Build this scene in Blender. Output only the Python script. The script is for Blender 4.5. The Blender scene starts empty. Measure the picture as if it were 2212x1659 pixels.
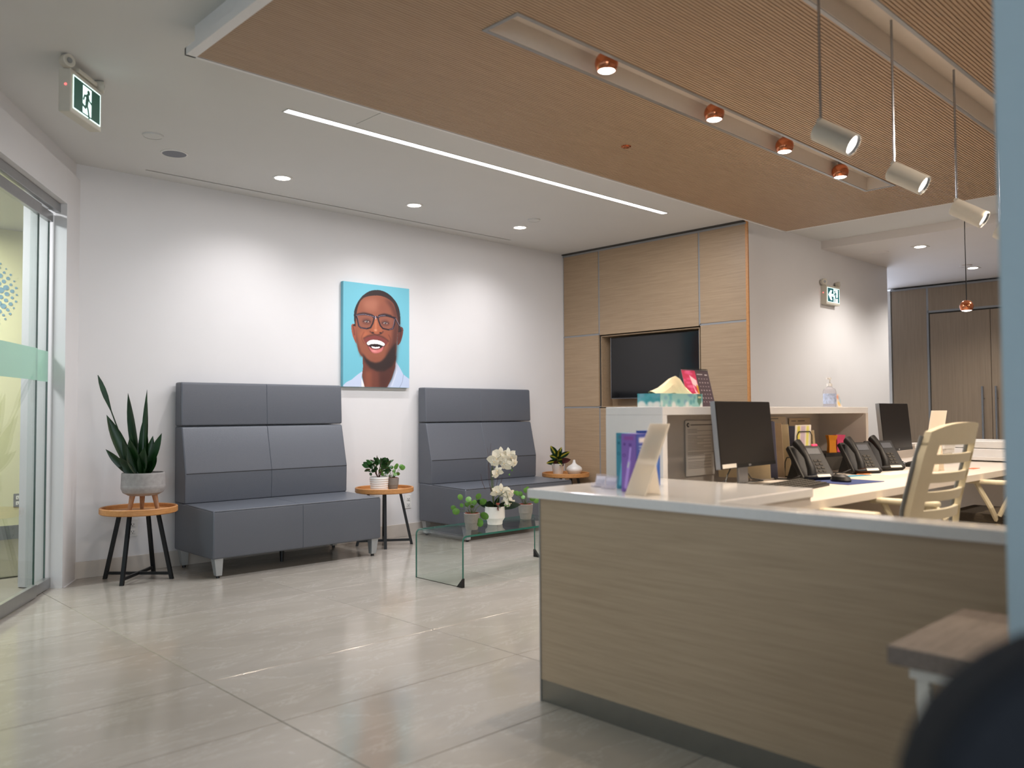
import bpy, bmesh, math, random
import numpy as np
from mathutils import Vector, Matrix
random.seed(7)
S = bpy.context.scene
COL = S.collection
PI = math.pi
def R(d): return math.radians(d)
def lin(c):
    return tuple(((v/255)/12.92 if v/255 <= .04045 else ((v/255+.055)/1.055)**2.4) for v in c)

# ------------------------------------------------------------------ camera
cam_d = bpy.data.cameras.new('camera'); cam = bpy.data.objects.new('camera', cam_d); COL.objects.link(cam)
S.camera = cam
yaw, pitch, roll = R(43.766), R(1.98), R(-.2935)
fw = Vector((math.sin(yaw)*math.cos(pitch), math.cos(yaw)*math.cos(pitch), math.sin(pitch)))
rt = Vector((math.cos(yaw), -math.sin(yaw), 0)); up = rt.cross(fw)
r2 = rt*math.cos(roll)+up*math.sin(roll); u2 = -rt*math.sin(roll)+up*math.cos(roll)
M = Matrix((r2, u2, -fw)).transposed().to_4x4(); M.translation = Vector((0, 0, 1.06))
cam.matrix_world = M
cam_d.sensor_width = 36; cam_d.lens = 1798/2212*36; cam_d.clip_start = .05; cam_d.clip_end = 100
cam_d.dof.use_dof = True; cam_d.dof.focus_distance = 6.0; cam_d.dof.aperture_fstop = 2.0
# ------------------------------------------------------------------ world, exposure
W = bpy.data.worlds.new('world'); S.world = W; W.use_nodes = True
bg = W.node_tree.nodes['Background']; bg.inputs[0].default_value = (.72, .86, 1, 1); bg.inputs[1].default_value = .42
S.view_settings.view_transform = 'Standard'; S.view_settings.look = 'None'
S.view_settings.exposure = 0.55; S.view_settings.gamma = 1; S.view_settings.use_curve_mapping = False

def light(kind, name, loc, energy, color=(1, 1, 1), target=None, **kw):
    d = bpy.data.lights.new(name, kind); d.energy = energy; d.color = color
    for k, v in kw.items(): setattr(d, k, v)
    o = bpy.data.objects.new(name, d); COL.objects.link(o); o.location = loc
    if target is not None:
        o.rotation_euler = (Vector(target)-Vector(loc)).to_track_quat('-Z', 'Y').to_euler()
    return o
NEUT = (1, .955, .90); COOL = (.93, .96, 1); WARM = (1, .80, .58)
# ceiling lights that the photograph shows or implies (fittings built below only for those in view)
for (x, y) in ((2.824, 5.249), (3.96, 5.24), (5.127, 5.241)):
    light('SPOT', 'downlight_beam', (x, y, 2.68), 26, (1, .965, .975), (x, y+.10, 0), spot_size=R(136), spot_blend=1.0, shadow_soft_size=.035)
light('AREA', 'linear_beam', (3.93, 4.06, 2.69), 46, (.93, .95, 1), (3.93, 4.06, 0), shape='RECTANGLE', size=3.4, size_y=.05)
for (x, y) in ((8.0, 2.9), (9.5, 2.93)):
    light('SPOT', 'far_downlight_beam', (x, y, 2.59), 55, NEUT, (x, y, 0), spot_size=R(140), spot_blend=.7, shadow_soft_size=.04)
for x in (2.83, 3.713, 4.476, 5.231):
    light('SPOT', 'copper_beam', (x, 2.34, 2.50), 30, (1, .84, .68), (x, 2.34, 0), spot_size=R(110), spot_blend=.7, shadow_soft_size=.03)
for x in (2.85, 3.50, 4.22, 4.84):
    light('SPOT', 'cylinder_beam', (x, 1.18, 2.00), 22, WARM, (x+.15, .75, 0), spot_size=R(130), spot_blend=.7, shadow_soft_size=.03)
for (x, y) in ((3.3, .1), (4.6, .1), (6.0, .1), (7.4, 1.6)):       # assumed staff-side ceiling lights outside the frame, added without fittings
    light('SPOT', 'assumed_staff_beam', (x, y, 2.55), 38, (1, .87, .76), (x, y+1.5, .6), spot_size=R(140), spot_blend=1.0, shadow_soft_size=.05)
light('AREA', 'jamb_fill_light', (.35, 5.75, 2.60), 34, (.95, .97, 1), (.35, 5.75, 0), shape='RECTANGLE', size=.5, size_y=.5)  # added lamp without a fitting, brightens the jamb behind the glass
light('AREA', 'assumed_inner_light', (1.0, 7.2, 2.60), 48, (1, .96, .78), (1.0, 7.2, 0), shape='RECTANGLE', size=.6, size_y=1.2)  # assumed lamp for the room behind the glass, no fitting built
light('AREA', 'assumed_daylight_fill', (-1.9, -2.6, 1.7), 44, (.80, .91, 1), (2.0, 3.2, .9), shape='RECTANGLE', size=2.4, size_y=2.0)  # added area light behind the camera for assumed daylight, no window built

# ------------------------------------------------------------------ materials
def nodes(name):
    m = bpy.data.materials.new(name); m.use_nodes = True
    return m, m.node_tree, m.node_tree.nodes['Principled BSDF']
def pm(name, rgb, rough=.5, metal=0, var=.04, scale=30, bump=0, emit=None, es=0, spec=None, coat=0):
    m, t, b = nodes(name); c = lin(rgb)
    b.inputs['Roughness'].default_value = rough; b.inputs['Metallic'].default_value = metal
    if spec is not None: b.inputs['Specular IOR Level'].default_value = spec
    if coat: b.inputs['Coat Weight'].default_value = coat; b.inputs['Coat Roughness'].default_value = .1
    n = t.nodes.new('ShaderNodeTexNoise'); n.inputs['Scale'].default_value = scale; n.inputs['Detail'].default_value = 3
    tc = t.nodes.new('ShaderNodeTexCoord'); t.links.new(tc.outputs['Object'], n.inputs['Vector'])
    r = t.nodes.new('ShaderNodeValToRGB'); r.color_ramp.elements[0].position = .3; r.color_ramp.elements[1].position = .7
    r.color_ramp.elements[0].color = (*[v*(1-var) for v in c], 1); r.color_ramp.elements[1].color = (*[min(1, v*(1+var)) for v in c], 1)
    t.links.new(n.outputs['Fac'], r.inputs[0]); t.links.new(r.outputs[0], b.inputs['Base Color'])
    if bump:
        bp = t.nodes.new('ShaderNodeBump'); bp.inputs['Strength'].default_value = bump; bp.inputs['Distance'].default_value = .002
        t.links.new(n.outputs['Fac'], bp.inputs['Height']); t.links.new(bp.outputs[0], b.inputs['Normal'])
    if emit:
        b.inputs['Emission Color'].default_value = (*lin(emit), 1); b.inputs['Emission Strength'].default_value = es
    return m
def wood(name, c1, c2, stretch, rough=.45, contrast=1.0, fine=1.0):
    m, t, b = nodes(name); b.inputs['Roughness'].default_value = rough
    tc = t.nodes.new('ShaderNodeTexCoord'); mp = t.nodes.new('ShaderNodeMapping'); mp.inputs['Scale'].default_value = stretch
    t.links.new(tc.outputs['Object'], mp.inputs['Vector'])
    n = t.nodes.new('ShaderNodeTexNoise'); n.inputs['Scale'].default_value = 3*fine; n.inputs['Detail'].default_value = 7; n.inputs['Roughness'].default_value = .72; n.inputs['Distortion'].default_value = .25
    t.links.new(mp.outputs[0], n.inputs['Vector'])
    r = t.nodes.new('ShaderNodeValToRGB'); e = r.color_ramp.elements
    e[0].position = .5-.2/contrast; e[1].position = .5+.2/contrast; e[0].color = (*lin(c1), 1); e[1].color = (*lin(c2), 1)
    t.links.new(n.outputs['Fac'], r.inputs[0]); t.links.new(r.outputs[0], b.inputs['Base Color'])
    bp = t.nodes.new('ShaderNodeBump'); bp.inputs['Strength'].default_value = .12; bp.inputs['Distance'].default_value = .001
    t.links.new(n.outputs['Fac'], bp.inputs['Height']); t.links.new(bp.outputs[0], b.inputs['Normal'])
    return m
def tile_mat(name, base, vein):
    m, t, b = nodes(name); b.inputs['Roughness'].default_value = .13; b.inputs['Specular IOR Level'].default_value = .62
    tc = t.nodes.new('ShaderNodeTexCoord'); mp = t.nodes.new('ShaderNodeMapping'); mp.inputs['Scale'].default_value = (.8, 2.2, 1); mp.inputs['Rotation'].default_value = (0, 0, .25)
    t.links.new(tc.outputs['Object'], mp.inputs['Vector'])
    n = t.nodes.new('ShaderNodeTexNoise'); n.inputs['Scale'].default_value = 2.2; n.inputs['Detail'].default_value = 8; n.inputs['Roughness'].default_value = .65; n.inputs['Distortion'].default_value = .6
    t.links.new(mp.outputs[0], n.inputs['Vector'])
    r = t.nodes.new('ShaderNodeValToRGB'); e = r.color_ramp.elements; e[0].position = .3; e[1].position = .7
    e[0].color = (*lin([v-7 for v in base]), 1); e[1].color = (*lin([v+5 for v in base]), 1)
    x = e.new(.515); x.color = (*lin(base), 1); x = e.new(.525); x.color = (*lin(vein), 1); x = e.new(.54); x.color = (*lin(base), 1)
    t.links.new(n.outputs['Fac'], r.inputs[0]); t.links.new(r.outputs[0], b.inputs['Base Color'])
    n2 = t.nodes.new('ShaderNodeTexNoise'); n2.inputs['Scale'].default_value = 5
    mr = t.nodes.new('ShaderNodeMapRange'); mr.inputs['To Min'].default_value = .09; mr.inputs['To Max'].default_value = .2
    t.links.new(tc.outputs['Object'], n2.inputs['Vector']); t.links.new(n2.outputs['Fac'], mr.inputs['Value']); t.links.new(mr.outputs[0], b.inputs['Roughness'])
    return m
def emis(name, rgb, s):
    m, t, b = nodes(name); b.inputs['Base Color'].default_value = (*lin(rgb), 1)
    b.inputs['Emission Color'].default_value = (*lin(rgb), 1); b.inputs['Emission Strength'].default_value = s
    return m
def glassy(name, tint, ior=1.45, diffuse=0, dcol=(200, 220, 215)):
    m, t, b = nodes(name); t.nodes.remove(b); out = t.nodes['Material Output']
    tr = t.nodes.new('ShaderNodeBsdfTransparent'); tr.inputs[0].default_value = (*tint, 1)
    gl = t.nodes.new('ShaderNodeBsdfGlossy'); gl.inputs['Roughness'].default_value = .02
    fr = t.nodes.new('ShaderNodeFresnel'); ge = t.nodes.new('ShaderNodeNewGeometry')      # thin pane: same reflectance on both faces
    mi = t.nodes.new('ShaderNodeMapRange'); mi.inputs['To Min'].default_value = ior; mi.inputs['To Max'].default_value = 1/ior
    t.links.new(ge.outputs['Backfacing'], mi.inputs['Value']); t.links.new(mi.outputs[0], fr.inputs[0])
    mx = t.nodes.new('ShaderNodeMixShader'); t.links.new(fr.outputs[0], mx.inputs[0])
    last = tr.outputs[0]
    if diffuse:
        df = t.nodes.new('ShaderNodeBsdfDiffuse'); df.inputs[0].default_value = (*lin(dcol), 1)
        tl = t.nodes.new('ShaderNodeBsdfTranslucent'); tl.inputs[0].default_value = (*lin(dcol), 1)
        ad = t.nodes.new('ShaderNodeMixShader'); ad.inputs[0].default_value = .55
        t.links.new(df.outputs[0], ad.inputs[1]); t.links.new(tl.outputs[0], ad.inputs[2])
        m2 = t.nodes.new('ShaderNodeMixShader'); m2.inputs[0].default_value = diffuse
        t.links.new(last, m2.inputs[1]); t.links.new(ad.outputs[0], m2.inputs[2]); last = m2.outputs[0]
    t.links.new(last, mx.inputs[1]); t.links.new(gl.outputs[0], mx.inputs[2]); t.links.new(mx.outputs[0], out.inputs[0])
    return m
def print_mat(name, rough=.5, glow=0):
    m, t, b = nodes(name); a = t.nodes.new('ShaderNodeAttribute'); a.attribute_name = 'print'
    t.links.new(a.outputs['Color'], b.inputs['Base Color']); b.inputs['Roughness'].default_value = rough
    if glow:
        t.links.new(a.outputs['Color'], b.inputs['Emission Color']); b.inputs['Emission Strength'].default_value = glow
    return m
MT = dict(
    wall=pm('wall_paint', (222, 220, 220), .6, var=.012, scale=3),
    ceil=pm('ceiling_paint', (216, 215, 212), .7, var=.01, scale=3),
    ceil_r=pm('far_ceiling_paint', (222, 216, 212), .7, var=.01, scale=3),
    base=pm('baseboard_tile', (202, 194, 185), .3, var=.06, scale=6),
    grout=pm('grout', (128, 122, 114), .7),
    tile1=tile_mat('porcelain_tile', (167, 160, 150), (181, 175, 166)),
    tile2=tile_mat('porcelain_tile_pale', (170, 163, 153), (184, 178, 169)),
    tile3=tile_mat('porcelain_tile_dark', (165, 158, 148), (178, 172, 163)),
    slat=wood('ceiling_wood', (170, 142, 114), (198, 170, 141), (1.2, 40, 40), .5, .8),
    slatd=wood('ceiling_wood_backing', (140, 108, 76), (164, 130, 94), (1.2, 40, 40), .6, .8),
    panel=wood('wall_panel_wood', (150, 126, 100), (178, 153, 124), (30, .9, 30), .45, .8),
    deskw=wood('desk_wood', (164, 142, 116), (196, 174, 146), (30, .8, 26), .42, .6),
    farw=wood('cabinet_wood', (136, 118, 98), (160, 141, 119), (26, 26, .7), .45, .8),
    alu=pm('brushed_aluminium', (168, 168, 168), .35, .85, var=.03),
    alug=pm('grey_trim', (150, 150, 150), .4, .2, var=.02),
    gap=pm('dark_gap', (70, 66, 60), .8),
    vinyl=pm('grey_vinyl', (92, 96, 104), .36, var=.05, scale=260, bump=.25),
    sleg=pm('silver_leg', (170, 174, 176), .4, .5, var=.02),
    black=pm('black_plastic', (13, 13, 14), .42, var=.05),
    blackm=pm('black_metal', (22, 22, 23), .42, .2, var=.03),
    dark=pm('dark_screen', (16, 16, 18), .12, var=.02),
    moni=pm('monitor_screen', (32, 27, 24), .35, var=.02),
    oak=wood('oak_tray', (176, 118, 66), (206, 150, 92), (2, 22, 22), .45, .8),
    legw=wood('acacia_leg', (136, 92, 62), (196, 150, 112), (20, 20, 2), .5, .9),
    pot=pm('grey_ceramic', (156, 152, 150), .6, var=.1, scale=40),
    potg=pm('grey_concrete', (134, 130, 124), .7, var=.06, scale=60),
    potw=pm('white_ceramic', (232, 230, 226), .3, var=.02),
    potw2=pm('white_gloss_pot', (226, 220, 212), .15, .15, var=.02),
    soil=pm('soil', (62, 42, 32), .9, var=.3, scale=90, bump=.5),
    red=pm('terracotta_rim', (128, 58, 44), .7),
    bark=pm('orchid_bark', (110, 74, 44), .9, var=.3, scale=90),
    white=pm('white_laminate', (232, 230, 228), .35, var=.01),
    quartz=pm('white_quartz', (236, 234, 232), .12, var=.015, scale=60, coat=.3),
    cream=pm('cream_laminate', (222, 212, 201), .4, var=.01),
    creamp=pm('cream_plastic', (224, 214, 186), .4, var=.02),
    warmw=pm('warm_white_metal', (214, 208, 198), .4, var=.01),
    plate=pm('white_plastic', (228, 226, 222), .35, var=.01),
    beige=pm('beige_plastic', (206, 200, 186), .45, var=.02),
    copper=pm('polished_copper', (222, 138, 98), .18, .95, var=.06, scale=60),
    steel=pm('steel', (170, 172, 176), .22, .9, var=.02),
    kick=pm('kick_plate', (142, 140, 132), .25, .8, var=.03),
    blue=pm('pale_blue_paint', (168, 186, 194), .5, var=.01),
    navy=pm('navy_fabric', (10, 15, 25), .85, var=.1, scale=90, bump=.3),
    plank=wood('grey_plank', (98, 86, 78), (142, 128, 118), (3, 26, 26), .6, .8),
    seatg=pm('dark_seat_fabric', (74, 66, 56), .85, var=.08, scale=120),
    yellow=pm('inner_wall_paint', (214, 212, 176), .6, var=.01, scale=3),
    carpet=wood('striped_carpet', (78, 76, 66), (128, 124, 108), (2, 60, 1), .95, 1.3),
    greyb=pm('grey_vinyl_base', (108, 112, 114), .6),
    paper=pm('paper', (236, 232, 224), .6, var=.01),
    manila=pm('manila_card', (226, 204, 164), .7, var=.03),
    lamp=emis('lamp_lens', (255, 246, 238), 9),
    lampc=emis('lamp_lens_spot', (255, 248, 240), 12),
    strip=emis('light_strip', (243, 243, 255), 6),
    day=emis('window_daylight', (225, 235, 255), 3.2),
    glass=glassy('clear_glass', (.95, .98, .97), 1.4),
    frost=glassy('frosted_band', (.75, .92, .86), 1.45, .72, (190, 216, 206)),
    tglass=glassy('table_glass', (.93, .97, .955), 1.5),
    gedge=pm('glass_edge_green', (40, 104, 92), .08, var=.1),
    acryl=glassy('clear_acrylic', (.97, .97, .98), 1.5, .2, (232, 226, 236)),
    acryc=glassy('frosted_acrylic', (.95, .92, .86), 1.5, .8, (255, 247, 234)),
    dot=pm('blue_decal', (104, 150, 178), .5),
    p_matte=print_mat('canvas_print', .55), p_gloss=print_mat('carton_print', .35), p_glow=print_mat('backlit_print', .4, 1.1),
    grey=pm('speaker_mesh', (132, 134, 142), .7, var=.1, scale=400),
)
MT['leafd'] = pm('dark_leaf', (20, 54, 18), .35, var=.35, scale=14)
MT['leafj'] = pm('jade_leaf', (44, 84, 40), .3, var=.3, scale=40)
MT['leafp'] = pm('light_leaf', (84, 132, 44), .4, var=.3, scale=30)
MT['leafo'] = pm('orchid_leaf', (30, 50, 34), .3, var=.2, scale=20)
MT['petal'] = pm('orchid_petal', (238, 232, 214), .5, var=.04, scale=40)
MT['stem'] = pm('green_stem', (70, 84, 40), .5, var=.15)
MT['stemr'] = pm('brown_stem', (74, 44, 34), .6, var=.2)
def croton():
    m, t, b = nodes('variegated_leaf'); b.inputs['Roughness'].default_value = .3
    tc = t.nodes.new('ShaderNodeTexCoord'); sx = t.nodes.new('ShaderNodeSeparateXYZ'); t.links.new(tc.outputs['Generated'], sx.inputs[0])
    a = t.nodes.new('ShaderNodeMath'); a.operation = 'SUBTRACT'; a.inputs[1].default_value = .5; t.links.new(sx.outputs[0], a.inputs[0])
    ab = t.nodes.new('ShaderNodeMath'); ab.operation = 'ABSOLUTE'; t.links.new(a.outputs[0], ab.inputs[0])
    n = t.nodes.new('ShaderNodeTexNoise'); n.inputs['Scale'].default_value = 12; t.links.new(tc.outputs['Generated'], n.inputs[0])
    ad = t.nodes.new('ShaderNodeMath'); ad.operation = 'MULTIPLY_ADD'; ad.inputs[1].default_value = .28; t.links.new(n.outputs[0], ad.inputs[0]); t.links.new(ab.outputs[0], ad.inputs[2])
    r = t.nodes.new('ShaderNodeValToRGB'); e = r.color_ramp.elements; e[0].position = .17; e[1].position = .3
    e[0].color = (*lin((196, 182, 60)), 1); e[1].color = (*lin((22, 54, 30)), 1)
    t.links.new(ad.outputs[0], r.inputs[0]); t.links.new(r.outputs[0], b.inputs[0]); return m
MT['croton'] = croton(); MT['crotonr'] = pm('maroon_leaf', (84, 44, 44), .35, var=.3)

# ------------------------------------------------------------------ geometry helpers
class MB:
    def __init__(s): s.v = []; s.f = []; s.M = None
    def add(s, vs, fs):
        o = len(s.v)
        if s.M is not None: vs = [tuple(s.M @ Vector(v)) for v in vs]
        s.v += [tuple(v) for v in vs]; s.f += [tuple(i+o for i in f) for f in fs]; return s
    def box(s, x0, x1, y0, y1, z0, z1):
        v = [(x, y, z) for z in (z0, z1) for y in (y0, y1) for x in (x0, x1)]
        return s.add(v, [(0, 2, 3, 1), (4, 5, 7, 6), (0, 1, 5, 4), (2, 6, 7, 3), (0, 4, 6, 2), (1, 3, 7, 5)])
    def prism(s, poly, z0, z1, axis='z'):
        n = len(poly)
        def p(a, b, c): return {'z': (a, b, c), 'y': (a, c, b), 'x': (c, a, b)}[axis]
        v = [p(a, b, z0) for a, b in poly]+[p(a, b, z1) for a, b in poly]
        return s.add(v, [tuple(range(n))[::-1], tuple(range(n, 2*n))]+[(i, (i+1) % n, n+(i+1) % n, n+i) for i in range(n)])
    def rod(s, p0, p1, r0, r1=None, n=10, cap=True):
        return s.tube([p0, p1], [r0, r0 if r1 is None else r1], n, cap)
    def tube(s, pts, rad, n=8, cap=True):
        pts = [Vector(p) for p in pts]; rad = rad if hasattr(rad, '__len__') else [rad]*len(pts)
        vs = []; prev = None
        for i, p in enumerate(pts):
            t = (pts[min(i+1, len(pts)-1)]-pts[max(i-1, 0)]).normalized()
            if prev is None: a = t.orthogonal().normalized()
            else: a = (prev-t*prev.dot(t)).normalized()
            prev = a; b = t.cross(a)
            vs += [p+(a*math.cos(2*PI*k/n)+b*math.sin(2*PI*k/n))*rad[i] for k in range(n)]
        fs = [(i*n+k, i*n+(k+1) % n, (i+1)*n+(k+1) % n, (i+1)*n+k) for i in range(len(pts)-1) for k in range(n)]
        if cap: fs += [tuple(range(n))[::-1], tuple(range((len(pts)-1)*n, len(pts)*n))]
        return s.add(vs, fs)
    def lathe(s, prof, n=32, c=(0, 0, 0), close=False, cap=False):
        vs = [(c[0]+r*math.cos(2*PI*k/n), c[1]+r*math.sin(2*PI*k/n), c[2]+z) for r, z in prof for k in range(n)]
        m = len(prof)
        fs = [(i*n+k, i*n+(k+1) % n, ((i+1) % m)*n+(k+1) % n, ((i+1) % m)*n+k) for i in range(m if close else m-1) for k in range(n)]
        if cap:
            if prof[0][0] > 1e-6: fs.append(tuple(range(n))[::-1])
            if prof[-1][0] > 1e-6: fs.append(tuple(range((m-1)*n, m*n)))
        return s.add(vs, fs)
    def mesh(s, name='mesh'):
        me = bpy.data.meshes.new(name); me.from_pydata(s.v, [], s.f); me.validate(); me.update(); return me
def obj(name, mb, mat, parent=None, smooth=False, bevel=0, seg=2, **props):
    me = mb.mesh(name) if isinstance(mb, MB) else mb
    if isinstance(mb, MB):
        bm = bmesh.new(); bm.from_mesh(me); bmesh.ops.recalc_face_normals(bm, faces=bm.faces)
        if bevel:
            ed = [e for e in bm.edges if len(e.link_faces) == 2 and e.calc_face_angle(0) > .5]
            bmesh.ops.bevel(bm, geom=ed, offset=bevel, segments=seg, affect='EDGES', profile=.5, clamp_overlap=True)
        bm.to_mesh(me); bm.free()
        me.materials.append(MT[mat] if isinstance(mat, str) else mat)
        if smooth:
            me.shade_smooth()
            try: me.set_sharp_from_angle(angle=R(21 if name in ('seat', 'lower_backrest', 'upper_backrest') else 32))
            except Exception: pass
    o = bpy.data.objects.new(name, me); COL.objects.link(o)
    if parent: o.parent = parent
    for k, v in props.items(): o[k] = v
    return o
def thing(name, label, cat, loc=(0, 0, 0), rz=0, group=None):
    o = bpy.data.objects.new(name, None); COL.objects.link(o); o.location = loc; o.rotation_euler = (0, 0, rz)
    o.empty_display_size = .1; o['label'] = label; o['category'] = cat
    if group: o['group'] = group
    return o
def struct(name, mb, mat, parent=None, **k):
    o = obj(name, mb, mat, parent, **k)
    if parent is None: o['kind'] = 'structure'
    return o
def dup(root, loc, rz=None, label=None, group=None):
    def cp(o, par):
        c = o.copy(); COL.objects.link(c); c.parent = par
        for ch in list(o.children): cp(ch, c)
        return c
    r = cp(root, None); r.location = loc
    if rz is not None: r.rotation_euler = (0, 0, rz)
    if label: r['label'] = label
    if group: r['group'] = group
    return r
def spline(pts, k=6, closed=True):
    n = len(pts); out = []
    rng = range(n) if closed else range(n-1)
    for i in rng:
        if closed: p0, p1, p2, p3 = pts[i-1], pts[i], pts[(i+1) % n], pts[(i+2) % n]
        else: p0, p1, p2, p3 = pts[max(i-1, 0)], pts[i], pts[i+1], pts[min(i+2, n-1)]
        for j in range(k):
            t = j/k
            out.append(tuple(.5*((2*b)+(-a+c)*t+(2*a-5*b+4*c-d)*t*t+(-a+3*b-3*c+d)*t**3) for a, b, c, d in zip(p0, p1, p2, p3)))
    if not closed: out.append(tuple(pts[-1]))
    return out
def pillow(prof, x0, x1, r=.02, mids=()):
    """loft of a convex (y, z) profile along x with rounded ends and shallow seam grooves"""
    n = len(prof); c = Vector((sum(p[0] for p in prof)/n, sum(p[1] for p in prof)/n))
    def inset(d):
        out = []
        for i in range(n):
            a, b, e = Vector(prof[i-1]), Vector(prof[i]), Vector(prof[(i+1) % n])
            n1 = Vector((-(b-a).y, (b-a).x)).normalized(); n2 = Vector((-(e-b).y, (e-b).x)).normalized()
            if n1.dot(c-b) < 0: n1 = -n1
            if n2.dot(c-b) < 0: n2 = -n2
            q = (n1+n2).normalized(); out.append(b+q*d/max(.5, q.dot(n1)))
        return out
    st = [(x0, r), (x0+.3*r, .3*r), (x0+r, 0)]
    for m in mids: st += [(m-.003, 0), (m, .003), (m+.003, 0)]
    st += [(x1-r, 0), (x1-.3*r, .3*r), (x1, r)]
    mb = MB(); vs = [(x, p[0], p[1]) for x, d in st for p in inset(d)]; m = len(st)
    fs = [(i*n+k, i*n+(k+1) % n, (i+1)*n+(k+1) % n, (i+1)*n+k) for i in range(m-1) for k in range(n)]
    fs += [tuple(range(n)), tuple(range((m-1)*n, m*n))]
    return mb.add(vs, fs)
def rprof(pts, r=.015, k=3):
    """round the corners of a polygon"""
    out = []; n = len(pts)
    for i in range(n):
        a, b, c = Vector(pts[i-1]), Vector(pts[i]), Vector(pts[(i+1) % n]); rr = r[i] if hasattr(r, '__len__') else r
        if rr == 0: out.append(tuple(b)); continue
        p = b+(a-b).normalized()*rr; q = b+(c-b).normalized()*rr
        for j in range(k+1):
            t = j/k; out.append(tuple((1-t)**2*p+2*t*(1-t)*b+t*t*q))
    return out
# ------------------------------------------------------------------ painting of flat prints (per-vertex colours)
class Paint:
    def __init__(s, w, h, u, bgc):
        """w x h cells over the box u=(x0,y0,x1,y1) with y down"""
        s.w, s.h = w, h; s.u = u; s.a = np.zeros((h, w, 3)); s.a[:] = bgc
        xs = u[0]+(np.arange(w)+.5)/w*(u[2]-u[0]); ys = u[1]+(np.arange(h)+.5)/h*(u[3]-u[1])
        s.X, s.Y = np.meshgrid(xs, ys); s.px = (u[2]-u[0])/w
    def _blend(s, m, c, blur, alpha):
        if blur:
            sg = blur/s.px; k = int(3*sg)+1; g = np.exp(-.5*(np.arange(-k, k+1)/sg)**2); g /= g.sum()
            m = np.apply_along_axis(lambda r: np.convolve(np.pad(r, k, 'edge'), g, 'valid'), 1, m)
            m = np.apply_along_axis(lambda r: np.convolve(np.pad(r, k, 'edge'), g, 'valid'), 0, m)
        m = np.clip(m, 0, 1)[..., None]*alpha; s.a = s.a*(1-m)+np.array(c, float)*m
    def poly(s, pts, c, blur=0, alpha=1, smooth=0, clip=None):
        if smooth: pts = spline(pts, smooth)
        m = np.zeros((s.h, s.w), bool); n = len(pts)
        for i in range(n):
            (x1, y1), (x2, y2) = pts[i], pts[(i+1) % n]
            if y1 == y2: continue
            m ^= ((y1 > s.Y) != (y2 > s.Y)) & (s.X < (x2-x1)*(s.Y-y1)/(y2-y1)+x1)
        m = m.astype(float)
        if clip is not None: m = m*clip
        s._blend(m, c, blur, alpha); return m
    def ell(s, x, y, a, b, c, blur=0, alpha=1):
        s._blend((((s.X-x)/a)**2+((s.Y-y)/b)**2 < 1).astype(float), c, blur, alpha)
    def line(s, pts, wd, c, blur=0, alpha=1, smooth=0):
        if smooth: pts = spline(pts, smooth, False)
        d = np.full((s.h, s.w), 1e9)
        for (x1, y1), (x2, y2) in zip(pts, pts[1:]):
            L = max((x2-x1)**2+(y2-y1)**2, 1e-9); t = np.clip(((s.X-x1)*(x2-x1)+(s.Y-y1)*(y2-y1))/L, 0, 1)
            d = np.minimum(d, np.hypot(s.X-x1-t*(x2-x1), s.Y-y1-t*(y2-y1)))
        s._blend(np.clip((wd/2-d)/s.px+.5, 0, 1), c, blur, alpha)
    def rect(s, x0, y0, x1, y1, c, blur=0, alpha=1): s.poly([(x0, y0), (x1, y0), (x1, y1), (x0, y1)], c, blur, alpha)
    def obj(s, name, o, du, dv, mat, parent=None, **props):
        """print sheet: corner o (top left), du across, dv down"""
        w, h = s.w, s.h; o, du, dv = np.array(o, float), np.array(du, float), np.array(dv, float)
        i, j = np.meshgrid(np.arange(w)/(w-1), np.arange(h)/(h-1)); P = o+i[..., None]*du+j[..., None]*dv
        me = bpy.data.meshes.new(name); idx = np.arange(w*h).reshape(h, w)
        q = np.stack([idx[:-1, :-1], idx[1:, :-1], idx[1:, 1:], idx[:-1, 1:]], -1).reshape(-1, 4)
        me.vertices.add(w*h); me.vertices.foreach_set('co', P.reshape(-1).astype(np.float32))
        me.loops.add(q.size); me.loops.foreach_set('vertex_index', q.reshape(-1).astype(np.int32))
        me.polygons.add(len(q)); me.polygons.foreach_set('loop_start', (np.arange(len(q))*4).astype(np.int32))
        me.update(calc_edges=True)
        a = s.a/255; a = np.where(a <= .04045, a/12.92, ((a+.055)/1.055)**2.4)
        c = np.concatenate([a, np.ones((h, w, 1))], -1).reshape(-1).astype(np.float32)
        at = me.attributes.new('print', 'FLOAT_COLOR', 'POINT'); at.data.foreach_set('color', c)
        me.materials.append(MT[mat]); ob = bpy.data.objects.new(name, me); COL.objects.link(ob)
        if parent: ob.parent = parent
        for k, v in props.items(): ob[k] = v
        return ob

# ================================================================== THE ROOM
ZC, YW, XT = 2.705, 5.868, 6.365
# floor: grout bed, one porcelain tile per piece
fl = struct('floor', MB().box(-5, 11.4, -4, 8.6, -.12, -.006), 'grout')
tm = {}
for k, mt in enumerate(('tile1', 'tile2', 'tile3')):
    a = MB().box(-.5635, .5635, -.2938, .2938, -.006, 0)
    tm[k] = obj('tile', a, mt, fl, bevel=.0015, seg=1); tm[k].location = (-20, -20, -5)
first = dict(tm); used = set()
XJ, YJ = 1.435, 2.065
ga = Vector((1.094, 5.010)); gd = Vector((math.cos(R(58.18)), math.sin(R(58.18)))); gn = Vector((gd.y, -gd.x))   # glass line
def behind_glass(x, y): return (Vector((x, y))-ga).dot(gn) < -.25
def clip_poly(poly, a, n):
    out = []
    for i in range(len(poly)):
        p, q = Vector(poly[i]), Vector(poly[(i+1) % len(poly)]); dp, dq = (p-a).dot(n), (q-a).dot(n)
        if dp >= 0: out.append(p)
        if dp*dq < 0: out.append(p+(q-p)*dp/(dp-dq))
    return [tuple(v) for v in out]
wallp = Vector((1.56, 5.624))
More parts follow.
